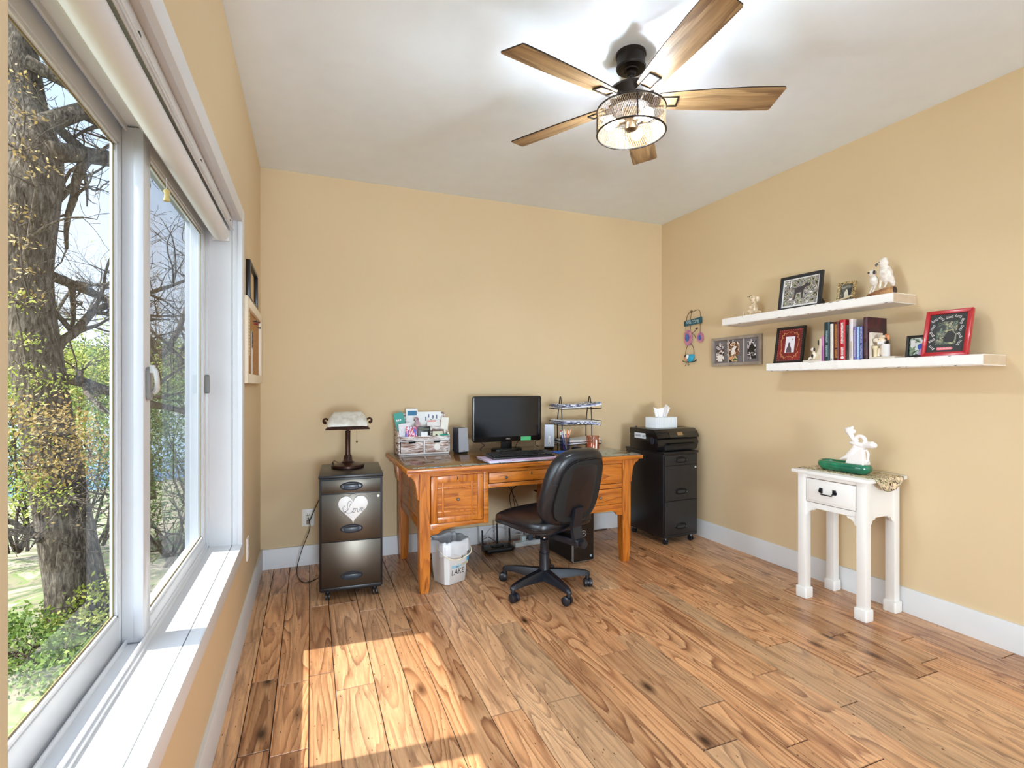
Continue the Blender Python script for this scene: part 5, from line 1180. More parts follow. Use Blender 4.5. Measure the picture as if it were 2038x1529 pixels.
# books, spines toward the room
def book(s0, s1, h_, dp, col, nm, label, lean=0., marks=None, mcol='e8e8e8', wide=.5, cover2=None, off=.166):
    t = thing('book', label, 'book', RW((s0 + s1) / 2, off, ZL), RZ, 'books on the lower shelf')
    w_ = s1 - s0; t.rotation_euler = (0, 0, RZ)
    cm = pm('cover_' + nm, col, .35, color2=cover2, vscale=18)
    M = Matrix.Rotation(lean, 4, 'Y')
    g = G(); g.box(-w_ / 2, -w_ / 2 + .0022, 0, dp, 0, h_); g.box(w_ / 2 - .0022, w_ / 2, 0, dp, 0, h_)
    pr_ = [(-w_ / 2, .002), (-w_ / 2 * .6, -.002), (0, -.003), (w_ / 2 * .6, -.002), (w_ / 2, .002), (w_ / 2, .005), (-w_ / 2, .005)]
    g.prism(pr_, 0, h_, 'z'); g.bm.transform(M); g.build('cover', cm, t)
    g = G(); g.box(-w_ / 2 + .0022, w_ / 2 - .0022, .005, dp - .004, .003, h_ - .003); g.bm.transform(M); g.build('page_block', pm('page_paper', 'e2dac8', .8), t)
    if marks:
        g = G(); rm = random.Random(int(s0 * 1000))
        for z0, z1 in marks:
            z = z0 * h_
            while z < z1 * h_:
                q = rm.uniform(.0028, .0055); lw = w_ * wide * rm.uniform(.8, 1.0)
                g.box(-lw / 2, lw / 2, -.0037, -.0030, z, z + q * .62)
                if rm.random() < .5: g.box(-lw / 2, -lw / 2 + w_ * .12, -.0037, -.0030, z, z + q)
                else: g.box(lw / 2 - w_ * .12, lw / 2, -.0037, -.0030, z, z + q)
                z += q + .0008
        g.bm.transform(M); g.build('spine_lettering', pm('ink_' + nm, mcol, .4), t)
    return t
book(1.661, 1.675, .155, .12, 'c97fb4', 'pink', 'thin pink and purple book, leftmost of the row on the lower shelf', marks=[(.05, .6)], mcol='7a2f86', wide=.6)
book(1.677, 1.712, .236, .15, '17343c', 'teal', 'dark teal hardback with pale lettering, second from the left in the row', marks=[(.12, .4), (.48, .78)], mcol='a9c2cc', wide=.35)
book(1.714, 1.733, .222, .15, 'ddd9d2', 'cream_white', 'white book between the dark teal and the maroon book', marks=[(.03, .06)], mcol='7a7a7a')
book(1.735, 1.768, .232, .15, '57170f', 'maroon', 'maroon book with gold lettering left of the bright red book', marks=[(.08, .28), (.34, .93)], mcol='c98a4a', wide=.5)
rb2 = book(1.770, 1.806, .240, .16, 'b3121f', 'red', 'bright red hardback with large white lettering', marks=[(.13, .33), (.42, .92)], mcol='f3e9e6', wide=.42)
g = G(); g.lathe([(0, -.0040), (.009, -.0036), (.009, -.003)], 20, (0, 0, .018), 'y'); g.build('white_emblem', matw, rb2)
book(1.808, 1.824, .205, .14, '3b3434', 'charcoal', 'thin charcoal book squeezed right of the bright red book', marks=[(.3, .8)], mcol='120f0f')
book(1.827, 1.849, .238, .17, 'e4d9cd', 'ivory', 'tall ivory book with lilac cover left of the blue paperbacks', marks=[(.06, .45)], mcol='b9ab9b', wide=.4, cover2='d9d3e2')
book(1.851, 1.867, .188, .11, '6d62a0', 'violet', 'violet paperback, left one of the three short blue books', marks=[(.1, .9)], mcol='c5c3e6', wide=.5)
book(1.869, 1.885, .188, .11, '8fb0e2', 'light_blue', 'light blue paperback, middle one of the three short blue books', marks=[(.1, .9)], mcol='dfe8fa', wide=.5)
book(1.887, 1.904, .190, .11, '1a2270', 'navy', 'navy paperback, right one of the three short blue books', marks=[(.05, .45), (.5, .95)], mcol='c9d3f4', wide=.5)
book(1.906, 1.932, .238, .165, '2c1a22', 'dark_wine', 'tall dark wine-red book at the right end of the row', marks=[(.1, .4), (.5, .95)], mcol='6b5a5e', wide=.4, cover2='5a1c2c')
# thin plank-like book lying behind the right bookend
t = thing('flat_box', 'flat tan box lying on the lower shelf left of the small black frame', 'box', RW(2.005, .08, ZL), RZ); g = G(); g.box(0, .085, -.02, .03, .0, .014, bev=.001); g.box(0, .084, -.021, -.0195, .005, .0065); g.build('box', pm('tan_box', 'b59a82', .6), t)
# landscape frame behind the red frame
t, bld, fr = frame('black landscape frame with colourful dressed figures half behind the red frame', 2.085, ZL, .165, .120, .100, R(8), .013, pm('black_wood_frame', '15110f', .4))
picture(bld, fr, .012, .153, .012, .108, .001, blotch('street_photo', ['dfe6e4', '7a8f74', '2e4a34', 'b9c4c0', '3c4a52'], scale=24))
poly(bld, [(.020, .060), (.040, .060), (.040, .095), (.020, .095)], -.001, matw, 'printed_window')
poly(bld, circ(.014, 12, .066, .058, .017), -.0012, pm('blue_print', '2456b4', .5), 'printed_blue_coat')
poly(bld, circ(.013, 12, .094, .060, .016), -.0014, pm('orange_print', 'e2542a', .5), 'printed_orange_coat')
poly(bld, [(.058, .014), (.085, .014), (.080, .048), (.066, .048)], -.0014, pm('lilac_print', 'b48fc4', .5), 'printed_skirt')
# red bone frame
t, bld, fr = frame('red frame with white bone shapes around a dog photo on the lower shelf', 2.188, ZL, .192, .240, .155, R(15), .019, pm('glossy_red_frame', 'b0101c', .3, coat=.3), depth=.022, yaw=R(3))
picture(bld, fr, .018, .174, .018, .222, -.002, pm('charcoal_mat', '2b2d2b', .6), 'mat')
bones = [(.038, .190, 35), (.066, .198, -40), (.100, .202, 8), (.134, .203, -25), (.152, .176, 70), (.152, .140, 70), (.150, .104, -60), (.150, .066, 65), (.034, .152, 70), (.034, .118, -55), (.036, .084, 35), (.040, .046, -45)]
g = G()
for x, z, a in bones:
    a = R(a); P_ = [(-.012, -.004), (-.008, -.0028), (.008, -.0028), (.012, -.006), (.013, 0), (.012, .006), (.008, .0028), (-.008, .0028), (-.012, .006), (-.013, 0), (-.012, -.006)]
    g.tube([(x + p_ * math.cos(a) - q_ * math.sin(a), -.0036, z + p_ * math.sin(a) + q_ * math.cos(a)) for p_, q_ in P_], .0010, 5, closed=True)
bld(g, 'bone_outlines', pm('white_bone_paint', 'e6e2e2', .5))
picture(bld, fr, .054, .136, .060, .180, -.0032, blotch('dark_dog_photo', ['1d221d', '5a6a55', '20201c', '8c8a6c', '39463f', 'a49a6a'], scale=32, detail=4), 'photograph')
poly(bld, [(.085, .072), (.128, .072), (.132, .110), (.118, .128), (.100, .130), (.092, .112), (.084, .095)], -.0042, pm('black_dog_print', '14120f', .5), 'printed_dog')
g = G(); g.prism(rrect(.066, .014, .006, 4, .094, .038), -.0046, -.003, 'y'); bld(g, 'pink_name_tag', pm('salmon_tag', 'e0707a', .5))
g = G(); g.tube([(.066 + i * .004, -.0052, .038 + .0022 * math.sin(i * 2.1)) for i in range(15)], .0008, 5); bld(g, 'tag_writing', matw)

# triple clip frame hanging on the wall
t, bld, fr = frame('grey wooden wall frame with three clipped dog photos beside the chime', .628, 1.410, .474, .222, .012, 0, .022, pm('grey_washed_frame', '8f8378', .6, color2='a3978c', vscale=12), depth=.022)
t['label'] = 'grey wooden wall frame holding three clipped dog photos beside the chime'
picture(bld, fr, .02, .454, .02, .202, .008, pm('grey_backing', '7d7678', .7), 'backing')
for x in (.165, .312):
    g = G(); g.box(x - .004, x + .004, -.006, .006, .02, .202, bev=.001); bld(g, 'divider_rail', pm('pale_rail', 'b3aba4', .5))
ph = [(.045, .120, .035, .170, ['1c1a1e', 'e9e4e0', '6d4a3a', '2a2a34', 'b9b4b8'], 'left'), (.152, .270, .078, .182, ['6d3a22', 'b98a5e', 'f0e2d0', '4a2416', '8d5a38'], 'middle'), (.345, .420, .045, .175, ['16141a', '1c1a20', 'd9d3d6', '3a3640', '9a929a'], 'right')]
for x0, x1, z0, z1, cs, nm in ph:
    q = picture(bld, fr, x0, x1, z0, z1, .001, blotch('snapshot_' + nm, cs, scale=19, detail=3))
    g = G(); g.box((x0 + x1) / 2 - .004, (x0 + x1) / 2 + .004, -.004, .002, z1 - .010, z1 + .014, bev=.001); bld(g, 'clip', pm('pale_clip', 'cfcac4', .4))
poly(bld, [(.060, .036), (.104, .036), (.098, .075), (.088, .092), (.076, .092), (.066, .070)], -.0002, pm('white_dog_print', 'ece6e2', .5), 'printed_dog')
poly(bld, [(.190, .100), (.215, .094), (.240, .135), (.225, .150), (.205, .130)], -.0002, pm('white_dog_print', 'ece6e2', .5), 'printed_blaze')
poly(bld, [(.355, .095), (.405, .090), (.410, .130), (.392, .150), (.366, .146), (.358, .120)], -.0002, pm('black_dog_print', '14120f', .5), 'printed_dog')
q = picture(bld, fr, .175, .252, .030, .074, -.001, blotch('snapshot_small', ['3f6a3a', 'e0b48c', '2a1a12', 'd8a070'], scale=24), 'photograph')

# welcome wind chime
wc = thing('welcome_chime', 'wire wall chime with teal WELCOME plate and blue bird hanging by the corner', 'wall decoration', RW(.415, .012, 1.43), RZ)
wr_ = pm('rusty_wire', '5d3f2a', .5, metal=.4); pk = pm('pink_enamel', 'cf8f90', .4, color2='b06aa0', vscale=25)
g = G()
def W_(pts, r=.0022, k=6): g.tube(catmull([(x, 0, z) for x, z in pts], k), r, 5)
W_([(-.082, .37), (-.070, .425), (-.030, .455), (.005, .452), (.05, .462), (.078, .44), (.085, .395)]); W_([(-.082, .37), (-.088, .33), (-.086, .28)]); W_([(-.02, .455), (-.030, .40), (-.030, .34), (-.034, .28), (.01, .255), (.030, .22)]); W_([(.082, .37), (.080, .32), (.080, .255)]); W_([(-.016, .27), (.02, .285), (.036, .30)])
g.tube([(-.02 + .010 * math.cos(q), 0, .455 + .010 * math.sin(q)) for q in [i * PI / 6 for i in range(12)]], .002, 5, closed=True)
W_([(-.094, .055), (-.092, .10), (-.072, .16), (-.032, .182), (.0, .15), (.008, .10), (.004, .055)]); W_([(-.085, .03), (-.086, .004), (-.098, -.005)]); W_([(-.058, .03), (-.058, .004), (-.045, .0)])
g.build('wire', wr_, wc)
g = G(); g.prism([(-.105, .335), (.100, .345), (.100, .398), (-.105, .380)], -.004, 0, 'y', bev=.001); pt_ = g.build('teal_plate', pm('dark_teal_plate', '0f4a58', .4, color2='155e74', vscale=14), wc)
text('WELCOME', .040, pm('pale_plate_lettering', 'b9d3d8', .4), wc, (-.002, -.0046, .365), (PI / 2, R(0), 0), name='welcome_lettering', sx=.78)
for x, z, rx_, rz_, nm in ((-.062, .235, .046, .062, 'large'), (.082, .225, .030, .040, 'small')):
    g = G(); g.tube([(x + rx_ * math.cos(q), 0, z + rz_ * math.sin(q)) for q in [2 * PI * i / 30 for i in range(30)]], .0045, 6, closed=True); g.prism(circ(rx_, 24, x, z, rz_), -.001, .001, 'y'); fl = g.build('flower_disc', pk, wc)
    g = G(); g.ell((x - rx_ * .15, -.004, z), (rx_ * .55, .004, rz_ * .55), 14); g.build('blue_centre', pm('indigo_enamel', '3a3f9c', .35, color2='4f7fae', vscale=40), fl)
g = G(); g.ell((.040, 0, .305), (.018, .003, .007), 10); g.build('mushroom_leaf', pm('dark_red_leaf', '4a1c18', .5), wc)
g = G(); g.ell((-.030, -.006, .058), (.040, .020, .034), 18); g.ell((.002, -.004, .072), (.016, .010, .020), 12); bd = g.build('bird', pm('turquoise_enamel', '2f9fc0', .35), wc, sharp=None)
g = G(); g.ell((-.066, -.012, .054), (.020, .016, .022), 14); g.build('orange_breast', pm('salmon_enamel', 'e59a72', .4), bd)
g = G(); g.ell((-.045, -.022, .070), (.018, .008, .018), 12); g.build('white_face', pm('white_enamel', 'eef2f4', .4), bd)
g = G(); g.prism([(-.092, .085), (-.066, .070), (-.088, .058)], -.014, -.008, 'y'); g.ell((-.064, -.026, .080), .005, 8); g.build('beak_and_eye', pm('dark_maroon', '3d1614', .4), bd)
g = G(); g.tube(catmull([(-.125, 0, .038), (-.09, -.004, .028), (-.03, -.006, .026), (.02, -.003, .030), (.040, 0, .042)], 5), .004, 6); g.build('perch', pm('dark_green_perch', '1e3328', .4), wc)

# ------------------------------------------------------------------ left wall: pin board and empty frame
RL = PI / 2
pbd = thing('pin_board', 'cream framed cork pin board on the window wall with papers pinned up', 'pin board', (XL, 2.83, 1.267), RL)
g = G(); bw_, bh_, dpt = .80, .440, .026; b = .050
for x0, x1, z0, z1 in ((0, b, 0, bh_), (bw_ - b, bw_, 0, bh_), (b, bw_ - b, 0, b), (b, bw_ - b, bh_ - b, bh_)):
    g.box(x0, x1, -dpt, 0, z0, z1, bev=.003); 
g.build('frame', pm('cream_frame_paint', 'efe3cd', .5), pbd)
g = G(); g.box(b, bw_ - b, -.010, -.001, b, bh_ - b); g.build('cork', pm('cork', 'b98a58', .9, bump=.4, bscale=120, color2='a3743f', vscale=60), pbd)
def pinned(label, x0, x1, z0, z1, col, n):
    q = G(); q.box(x0, x1, -.0125, -.0105, z0, z1); o = q.build('pinned_paper', pm('paper_' + str(n), col, .6), loc=(XL, 2.83, 1.267), rot=(0, 0, RL)); tag(o, label, 'paper'); return o
a = pinned('lined cream list pinned at the top left of the cork board', .055, .235, .15, .385, 'e6d2ac', 1)
g = G()
for i in range(12): g.box(.065, .215, -.0130, -.0124, .17 + i * .017, .174 + i * .017)
g.build('written_lines', pm('brown_ink', '7a5a3a', .6), a)
pinned('long white strip of paper hanging down the cork board', .30, .37, .055, .29, 'ece7e2', 2)
a = pinned('small grey photo pinned over the white strip on the cork board', .33, .40, .20, .30, 'a39a72', 3)
q = G(); q.box(.335, .395, -.0136, -.0126, .225, .275); q.build('dark_print', pm('dark_print', '3a3a34', .5), a)
for i, (x, z, c_, nm) in enumerate(((.40, .355, '1f2440', 'navy'), (.44, .345, 'a3202a', 'red'), (.48, .35, '1f2440', 'dark blue'), (.60, .372, '6b2a22', 'brown red'), (.66, .345, '15181c', 'black'))):
    t = thing('push_pin', nm + ' push pin stuck near the top of the cork board', 'push pin', (XL + .010, 2.83 + x, 1.267 + z), RL, 'pins on the cork board')
    g = G(); g.lathe([(0, 0), (.002, 0), (.002, -.006), (.006, -.008), (.004, -.016), (.007, -.020), (0, -.022)], 10, (0, 0, 0), 'y'); g.build('head', pm('pin_' + nm.replace(' ', '_'), c_, .3), t)
ef = thing('empty_frame', 'narrow black empty frame hung above the pin board', 'picture frame', (XL, 2.985, 1.708), RL)
g = G(); fw, fh, b = .43, .215, .018
g.box(0, b * 2.0, -.022, 0, 0, fh, bev=.002); g.box(fw - b, fw, -.022, 0, 0, fh, bev=.002); g.box(b, fw - b, -.022, 0, fh - b, fh, bev=.002); g.box(b, fw - b, -.022, 0, 0, b, bev=.002); g.build('frame', pm('black_lacquer', '141013', .3), ef)

# ------------------------------------------------------------------ white plant stand with cloth, green planter and white figurine
SR = R(-87)
stn = thing('plant_stand', 'tall white wooden stand with one drawer against the right wall', 'side table', (2.686, 2.200, 0), SR)
sp_ = pm('white_furniture_paint', 'eceae6', .45, bump=.05, bscale=40)
SW, SD, SH = .440, .352, .758
g = G(); g.box(0, SW, 0, SD, SH - .020, SH, bev=.003); g.build('table_top', sp_, stn)
LW = .048; ix, iy = .028, .022
corners = [(ix, iy), (SW - ix - LW, iy), (ix, SD - iy - LW), (SW - ix - LW, SD - iy - LW)]
for x, y in corners:
    g = G(); g.box(x, x + LW, y, y + LW, .05, SH - .020, bev=.002)
    e = .010; g.prism(rrect(LW + 2 * e, LW + 2 * e, .010, 4, x + LW / 2, y + LW / 2), .0, .062, 'z', bev=.004); g.build('leg', sp_, stn)
g = G(); a0, a1 = ix + LW, SW - ix - LW; zb_ = SH - .215
fy_ = iy + .006
for y in (fy_, SD - iy - .020):
    if y == fy_: g.box(a0, a1, fy_, fy_ + .014, SH - .042, SH - .020); g.box(a0, a1, fy_, fy_ + .014, zb_, zb_ + .030)
    else: g = G(); g.box(a0, a1, SD - iy - .020, SD - iy - .006, zb_, SH - .020)
    for sx, x in ((1, a0), (-1, a1)):
        P_ = [(x, zb_ + .002), (x, zb_ - .048), (x + sx * .010, zb_ - .044), (x + sx * .018, zb_ - .026), (x + sx * .034, zb_ - .014), (x + sx * .050, zb_ - .012), (x + sx * .054, zb_ + .002)]
        g.prism(P_, y, y + .014, 'y')
    g.build('apron', sp_, stn)
b0, b1 = iy + LW, SD - iy - LW
for x in (ix + .006, SW - ix - .020):
    g = G(); g.box(x, x + .014, b0, b1, zb_, SH - .020)
    for sx, y in ((1, b0), (-1, b1)): g.prism([(y, zb_ + .002), (y, zb_ - .040), (y + sx * .012, zb_ - .034), (y + sx * .026, zb_ - .012), (y + sx * .045, zb_ - .010), (y + sx * .05, zb_ + .002)], x, x + .014, 'x')
    g.build('side_apron', sp_, stn)
g = G(); g.box(a0 + .004, a1 - .004, fy_ - .0035, fy_ + .012, zb_ + .034, SH - .046, bev=.002); g.box(a0 + .018, a1 - .018, fy_ - .0060, fy_ - .003, zb_ + .046, SH - .058, bev=.0025); dr = g.build('drawer', sp_, stn)
iron = pm('blackened_iron', '1e2226', .45, metal=.5); xm = (a0 + a1) / 2 - .012; zm = SH - .118
g = G()
for s in (-1, 1): 
    x = xm + s * .038; g.box(x - .010, x + .010, fy_ - .0095, fy_ - .0055, zm, zm + .028, bev=.001); g.box(x - .014 if s < 0 else x - .004, x + .004 if s < 0 else x + .014, fy_ - .0095, fy_ - .0055, zm + .004, zm + .018, bev=.001)
g.tube([(xm - .034, fy_ - .012, zm + .008), (xm - .030, fy_ - .020, zm - .006), (xm + .030, fy_ - .020, zm - .006), (xm + .034, fy_ - .012, zm + .008)], .0038, 6); g.build('bail_pull', iron, dr)
# printed cloth draped along the top and over the near end
clothm = blotch('floral_cloth', ['e2cfae', '5a2320', 'e8d8b8', '7a8a5a', 'ddc7a0', '3c1a1c', 'e6d4b4'], scale=15, detail=2, stretch=(1, 2.2, 2.2), rough=.85)
g = G(); nx, ny = 46, 18; vs = []
for j in range(ny + 1):
    v = j / ny; yy = .055 + .250 * v
    for i in range(nx + 1):
        u = i / nx; ln = SW + .066 * (1 - abs(2 * v - 1) ** 2.2); s_ = -.0 + u * (ln + .012) ; x = .012 + s_ - .012
        y = yy
        if x < SW + .003: z = SH + .0012 + .0006 * math.sin(13 * u + 5 * v)
        else: z = SH + .0012 - (x - SW - .003); x = SW + .0045 + .004 * math.sin(9 * v)
        vs.append((x + (.015 if i == 0 else 0) * 0, y, z))
g.add(vs, [(j * (nx + 1) + i, j * (nx + 1) + i + 1, (j + 1) * (nx + 1) + i + 1, (j + 1) * (nx + 1) + i) for j in range(ny) for i in range(nx)])
cl = g.build('table_runner', clothm, sharp=None, loc=(2.686, 2.200, 0), rot=(0, 0, SR)); mod_apply(cl, [('SOLIDIFY', dict(thickness=.0014, offset=1))]); tag(cl, 'brown and cream patterned cloth draped over the white stand', 'cloth')
# green planter
plr = thing('planter', 'long glossy green ceramic planter dish on the white stand', 'planter', (2.845, 1.985, SH + .0035), SR + R(-1))
gg = pm('green_glaze', '0b7a55', .12, coat=.8, color2='11614a', vscale=14)
def oblong(w_, d_, z, n=40): return [((w_ - d_) / 2 * (1 if math.cos(a) > 0 else -1) * min(1, abs(math.cos(a)) * 3) + d_ / 2 * math.cos(a), d_ / 2 * math.sin(a), z) for a in [2 * PI * (i + .5) / n for i in range(n)]]
g = G(); g.loft([oblong(.235, .060, .0), oblong(.262, .082, .006), oblong(.292, .108, .026), oblong(.296, .112, .038), oblong(.284, .102, .052), oblong(.262, .082, .058), oblong(.254, .074, .055), oblong(.270, .090, .036), oblong(.24, .06, .010)]); g.build('dish', gg, plr, sharp=None)
# white ceramic figurine standing in the planter
fg = thing('ceramic_figurine', 'white glazed ceramic figurine of a bowing figure with outstretched arms in the green planter', 'figurine', (2.845, 1.985, SH + .0035), SR + R(-1))
wg = pm('white_glaze', 'efe9e6', .18, coat=.6)
ox = .075; g = G()
g.loft([[(ox - .052, -.034, .050), (ox + .050, -.034, .050), (ox + .050, .034, .050), (ox - .052, .034, .050)], [(ox - .040, -.030, .085), (ox + .046, -.030, .085), (ox + .046, .030, .085), (ox - .040, .030, .085)], [(ox - .020, -.022, .130), (ox + .040, -.022, .130), (ox + .040, .022, .130), (ox - .020, .022, .130)], [(ox - .006, -.016, .152), (ox + .030, -.016, .152), (ox + .030, .016, .152), (ox - .006, .016, .152)]])
g.tube([(ox + .000, -.012, .150), (ox - .022, -.016, .118), (ox - .052, -.020, .090), (ox - .085, -.022, .072)], [.017, .017, .011, .004], 10)  # left arm reaching down
g.tube([(ox - .060, -.020, .092), (ox - .040, -.018, .082), (ox - .075, -.020, .074)], [.006, .010, .003], 8)
g.ell((ox + .004, -.004, .166), (.052, .024, .014), 18, Matrix.Rotation(R(8), 3, 'Y')); g.tube([(ox + .010, 0, .155), (ox + .045, -.004, .166), (ox + .085, -.008, .170), (ox + .104, -.010, .168)], [.018, .019, .020, .010], 12)
ring = [(ox + .020 + .026 * math.cos(q), -.010, .188 + .024 * math.sin(q)) for q in [2 * PI * i / 24 for i in range(24)]]
g.tube(ring, .0115, 10, closed=True)
g.tube([(ox - .002, -.006, .176), (ox - .022, -.010, .200), (ox - .034, -.012, .222)], [.018, .013, .014], 10)
g.ell((ox - .040, -.012, .238), (.022, .018, .022), 16); g.ell((ox - .054, -.014, .246), (.011, .010, .010), 10); g.ell((ox - .024, -.010, .258), (.009, .007, .009), 10); g.ell((ox - .016, -.008, .236), (.012, .006, .012), 10)
g.tube([(ox + .046, .0, .14), (ox + .058, 0, .115), (ox + .056, 0, .080), (ox + .040, 0, .058)], [.006, .006, .005, .004], 8)
fuse(g, 'figure', wg, fg, vox=.0024, smooth=4)
# ------------------------------------------------------------------ outside: oak by the house, shrubs, lake side
GZ = -2.0
bark = bpy.data.materials.new('oak_bark'); bark.use_nodes = True; N = bark.node_tree.nodes; L = bark.node_tree.links; b = N['Principled BSDF']; b.inputs['Roughness'].default_value = .95; b.inputs['Specular IOR Level'].default_value = .1
tc = N.new('ShaderNodeTexCoord'); mp = N.new('ShaderNodeMapping'); mp.inputs['Scale'].default_value = (11, 11, 2.6); n = N.new('ShaderNodeTexNoise'); n.inputs['Scale'].default_value = 2.2; n.inputs['Detail'].default_value = 8; n.inputs['Roughness'].default_value = .7; n.inputs['Distortion'].default_value = .8
L.new(tc.outputs['Object'], mp.inputs[0]); L.new(mp.outputs[0], n.inputs['Vector']); rp = N.new('ShaderNodeValToRGB'); e = rp.color_ramp.elements
e[0].position = .34; e[0].color = lin('241d18'); e[1].position = .72; e[1].color = lin('a89b86'); x = e.new(.52); x.color = lin('6a5d4f'); L.new(n.outputs['Fac'], rp.inputs[0]); L.new(rp.outputs[0], b.inputs['Base Color'])
bp = N.new('ShaderNodeBump'); bp.inputs['Strength'].default_value = 1; bp.inputs['Distance'].default_value = .05; L.new(n.outputs['Fac'], bp.inputs['Height']); L.new(bp.outputs[0], b.inputs['Normal']); MATS['oak_bark'] = bark
def leafmat(name, c1, c2, c3):
    m = bpy.data.materials.new(name); m.use_nodes = True; N = m.node_tree.nodes; L = m.node_tree.links; b = N['Principled BSDF']; b.inputs['Roughness'].default_value = .6; b.inputs['Specular IOR Level'].default_value = .2
    g_ = N.new('ShaderNodeNewGeometry'); rp = N.new('ShaderNodeValToRGB'); e = rp.color_ramp.elements; e[0].color = lin(c1); e[1].color = lin(c3); x = e.new(.5); x.color = lin(c2)
    L.new(g_.outputs['Random Per Island'], rp.inputs[0]); L.new(rp.outputs[0], b.inputs['Base Color'])
    t = N.new('ShaderNodeBsdfTranslucent'); L.new(rp.outputs[0], t.inputs[0]); mx = N.new('ShaderNodeMixShader'); mx.inputs[0].default_value = .35; L.new(b.outputs[0], mx.inputs[1]); L.new(t.outputs[0], mx.inputs[2]); L.new(mx.outputs[0], N['Material Output'].inputs[0])
    MATS[name] = m; return m
lf_y = leafmat('spring_leaves', '6f7c2e', '98a044', 'bdb668'); lf_g = leafmat('green_leaves', '47602a', '6d8438', '93a354'); lf_b = leafmat('rusty_leaves', '7a6236', '9c8048', 'bfa872'); lf_d = leafmat('dark_leaves', '2f4420', '4b6230', '6f8440')
def P_out(u, v, d):
    """world point at picture direction (u,v) and depth d: used once to place the tree's joints"""
    a = (u - 1019) / 1005 * d; s_, c_ = math.sin(R(21.75)), math.cos(R(21.75))
    return Vector((d * s_ + a * c_, d * c_ - a * s_, 1.257 + (767 - v) * d / 1005))
def branch(g, p, d, ln, r, lvl, rnd, maxl=3, seg=5, droop=.0, tips=None):
    n = 6 if lvl < 2 else 4; pts = [p.copy()]; rs = [r]
    q = p.copy(); dd = d.normalized()
    for i in range(n):
        dd = (dd + Vector((rnd.uniform(-1, 1), rnd.uniform(-1, 1), rnd.uniform(-.7, .9) - droop)) * .32).normalized(); q = q + dd * ln / n
        pts.append(q.copy()); rs.append(max(r * (1 - .72 * (i + 1) / n), .0035))
    g.tube(pts, rs, seg if lvl < 2 else 3)
    if tips is not None and lvl >= maxl - 1: tips += pts[2:]
    if lvl < maxl:
        for i in range(1, n + 1):
            for _ in range(2 if lvl == 0 else 1):
                if rnd.random() < (.85 if lvl < 2 else .8):
                    nd = (dd * .5 + Vector((rnd.uniform(-1, 1), rnd.uniform(-1, 1), rnd.uniform(-.6, .9)))).normalized()
                    branch(g, pts[i], nd, ln * rnd.uniform(.38, .62), rs[i] * .62, lvl + 1, rnd, maxl, seg, droop, tips)
def leaves(g, centers, n, spread, size, rnd):
    for _ in range(n):
        c = centers[rnd.randrange(len(centers))]; p = Vector(c) + Vector((rnd.gauss(0, spread), rnd.gauss(0, spread), rnd.gauss(0, spread * .7)))
        a = Vector((rnd.uniform(-1, 1), rnd.uniform(-1, 1), rnd.uniform(-1, 1))).normalized() * size * rnd.uniform(.6, 1.3); b_ = a.orthogonal().normalized() * a.length * .45
        vs = [g.bm.verts.new(p - a), g.bm.verts.new(p + b_), g.bm.verts.new(p + a), g.bm.verts.new(p - b_)]; g.bm.faces.new(vs)
def tree(label, joints, radii, limbs, seed, leafm=None, nleaf=0, lsize=.05, spread=.18, cat='tree', name='oak_tree', maxl=3):
    rnd = random.Random(seed); base = joints[0]; t = thing(name, label, cat, tuple(base))
    g = G(); loc = [Vector(j) - base for j in joints]; cp = catmull(loc, 8); m = len(cp); rr_ = []
    for i in range(m):
        f = i / (m - 1) * (len(radii) - 1); k = min(int(f), len(radii) - 2); rr_.append(radii[k] + (radii[k + 1] - radii[k]) * (f - k))
    g.tube(cp, rr_, 20); tr_ = g.build('trunk', bark, t, sharp=None)
    tips = []; g = G()
    for (p, d, ln, r_) in limbs: branch(g, Vector(p) - base, Vector(d), ln, r_, 0, rnd, maxl, 7, tips=tips)
    o = g.build('branches', bark, t, sharp=None); o['kind'] = 'stuff'
    if leafm and nleaf:
        g = G(); leaves(g, tips or cp, nleaf, spread, lsize, rnd); o = g.build('leaves', leafm, t, sharp=None); o['kind'] = 'stuff'
    return t
D = 6.9
jt = [P_out(160, 1262, D), P_out(152, 1170, D), P_out(132, 1060, D), P_out(103, 900, D), P_out(80, 760, D), P_out(58, 620, D), P_out(52, 520, D), P_out(64, 400, D), P_out(72, 310, D + .1), P_out(52, 190, D + .2), P_out(38, 70, D + .3), P_out(20, -140, D + .5)]
rd = [.40, .33, .31, .29, .285, .28, .29, .30, .29, .21, .19, .15]
def lb(u0, v0, u1, v1, d0, d1, ln, r_):
    a = P_out(u0, v0, d0); b_ = P_out(u1, v1, d1); return (a, b_ - a, ln, r_)
limbs = [lb(92, 245, 240, 200, D, D + .9, 3.2, .13), lb(100, 300, 240, 300, D, D + 1.2, 3.4, .14), lb(50, 120, 240, 240, D, D + .8, 2.8, .09), lb(80, 540, 240, 600, D, D + 1.0, 2.6, .075), lb(90, 700, 240, 620, D, D + 1.2, 2.6, .07), lb(92, 745, 240, 770, D, D + .7, 2.4, .08), lb(60, 60, 200, 20, D, D + 1.5, 3, .08), lb(75, 420, 220, 330, D, D + 1.6, 2.6, .05), lb(110, 1090, 20, 1060, D, D - .6, 1.6, .05), lb(95, 960, 240, 1000, D, D - .4, 1.6, .035), lb(60, 560, 10, 480, D, D - .4, 2.0, .05)]
tree('large leaning oak with rough grey bark right outside the window', jt, rd, limbs, 5, lf_b, 500, .020, .10)
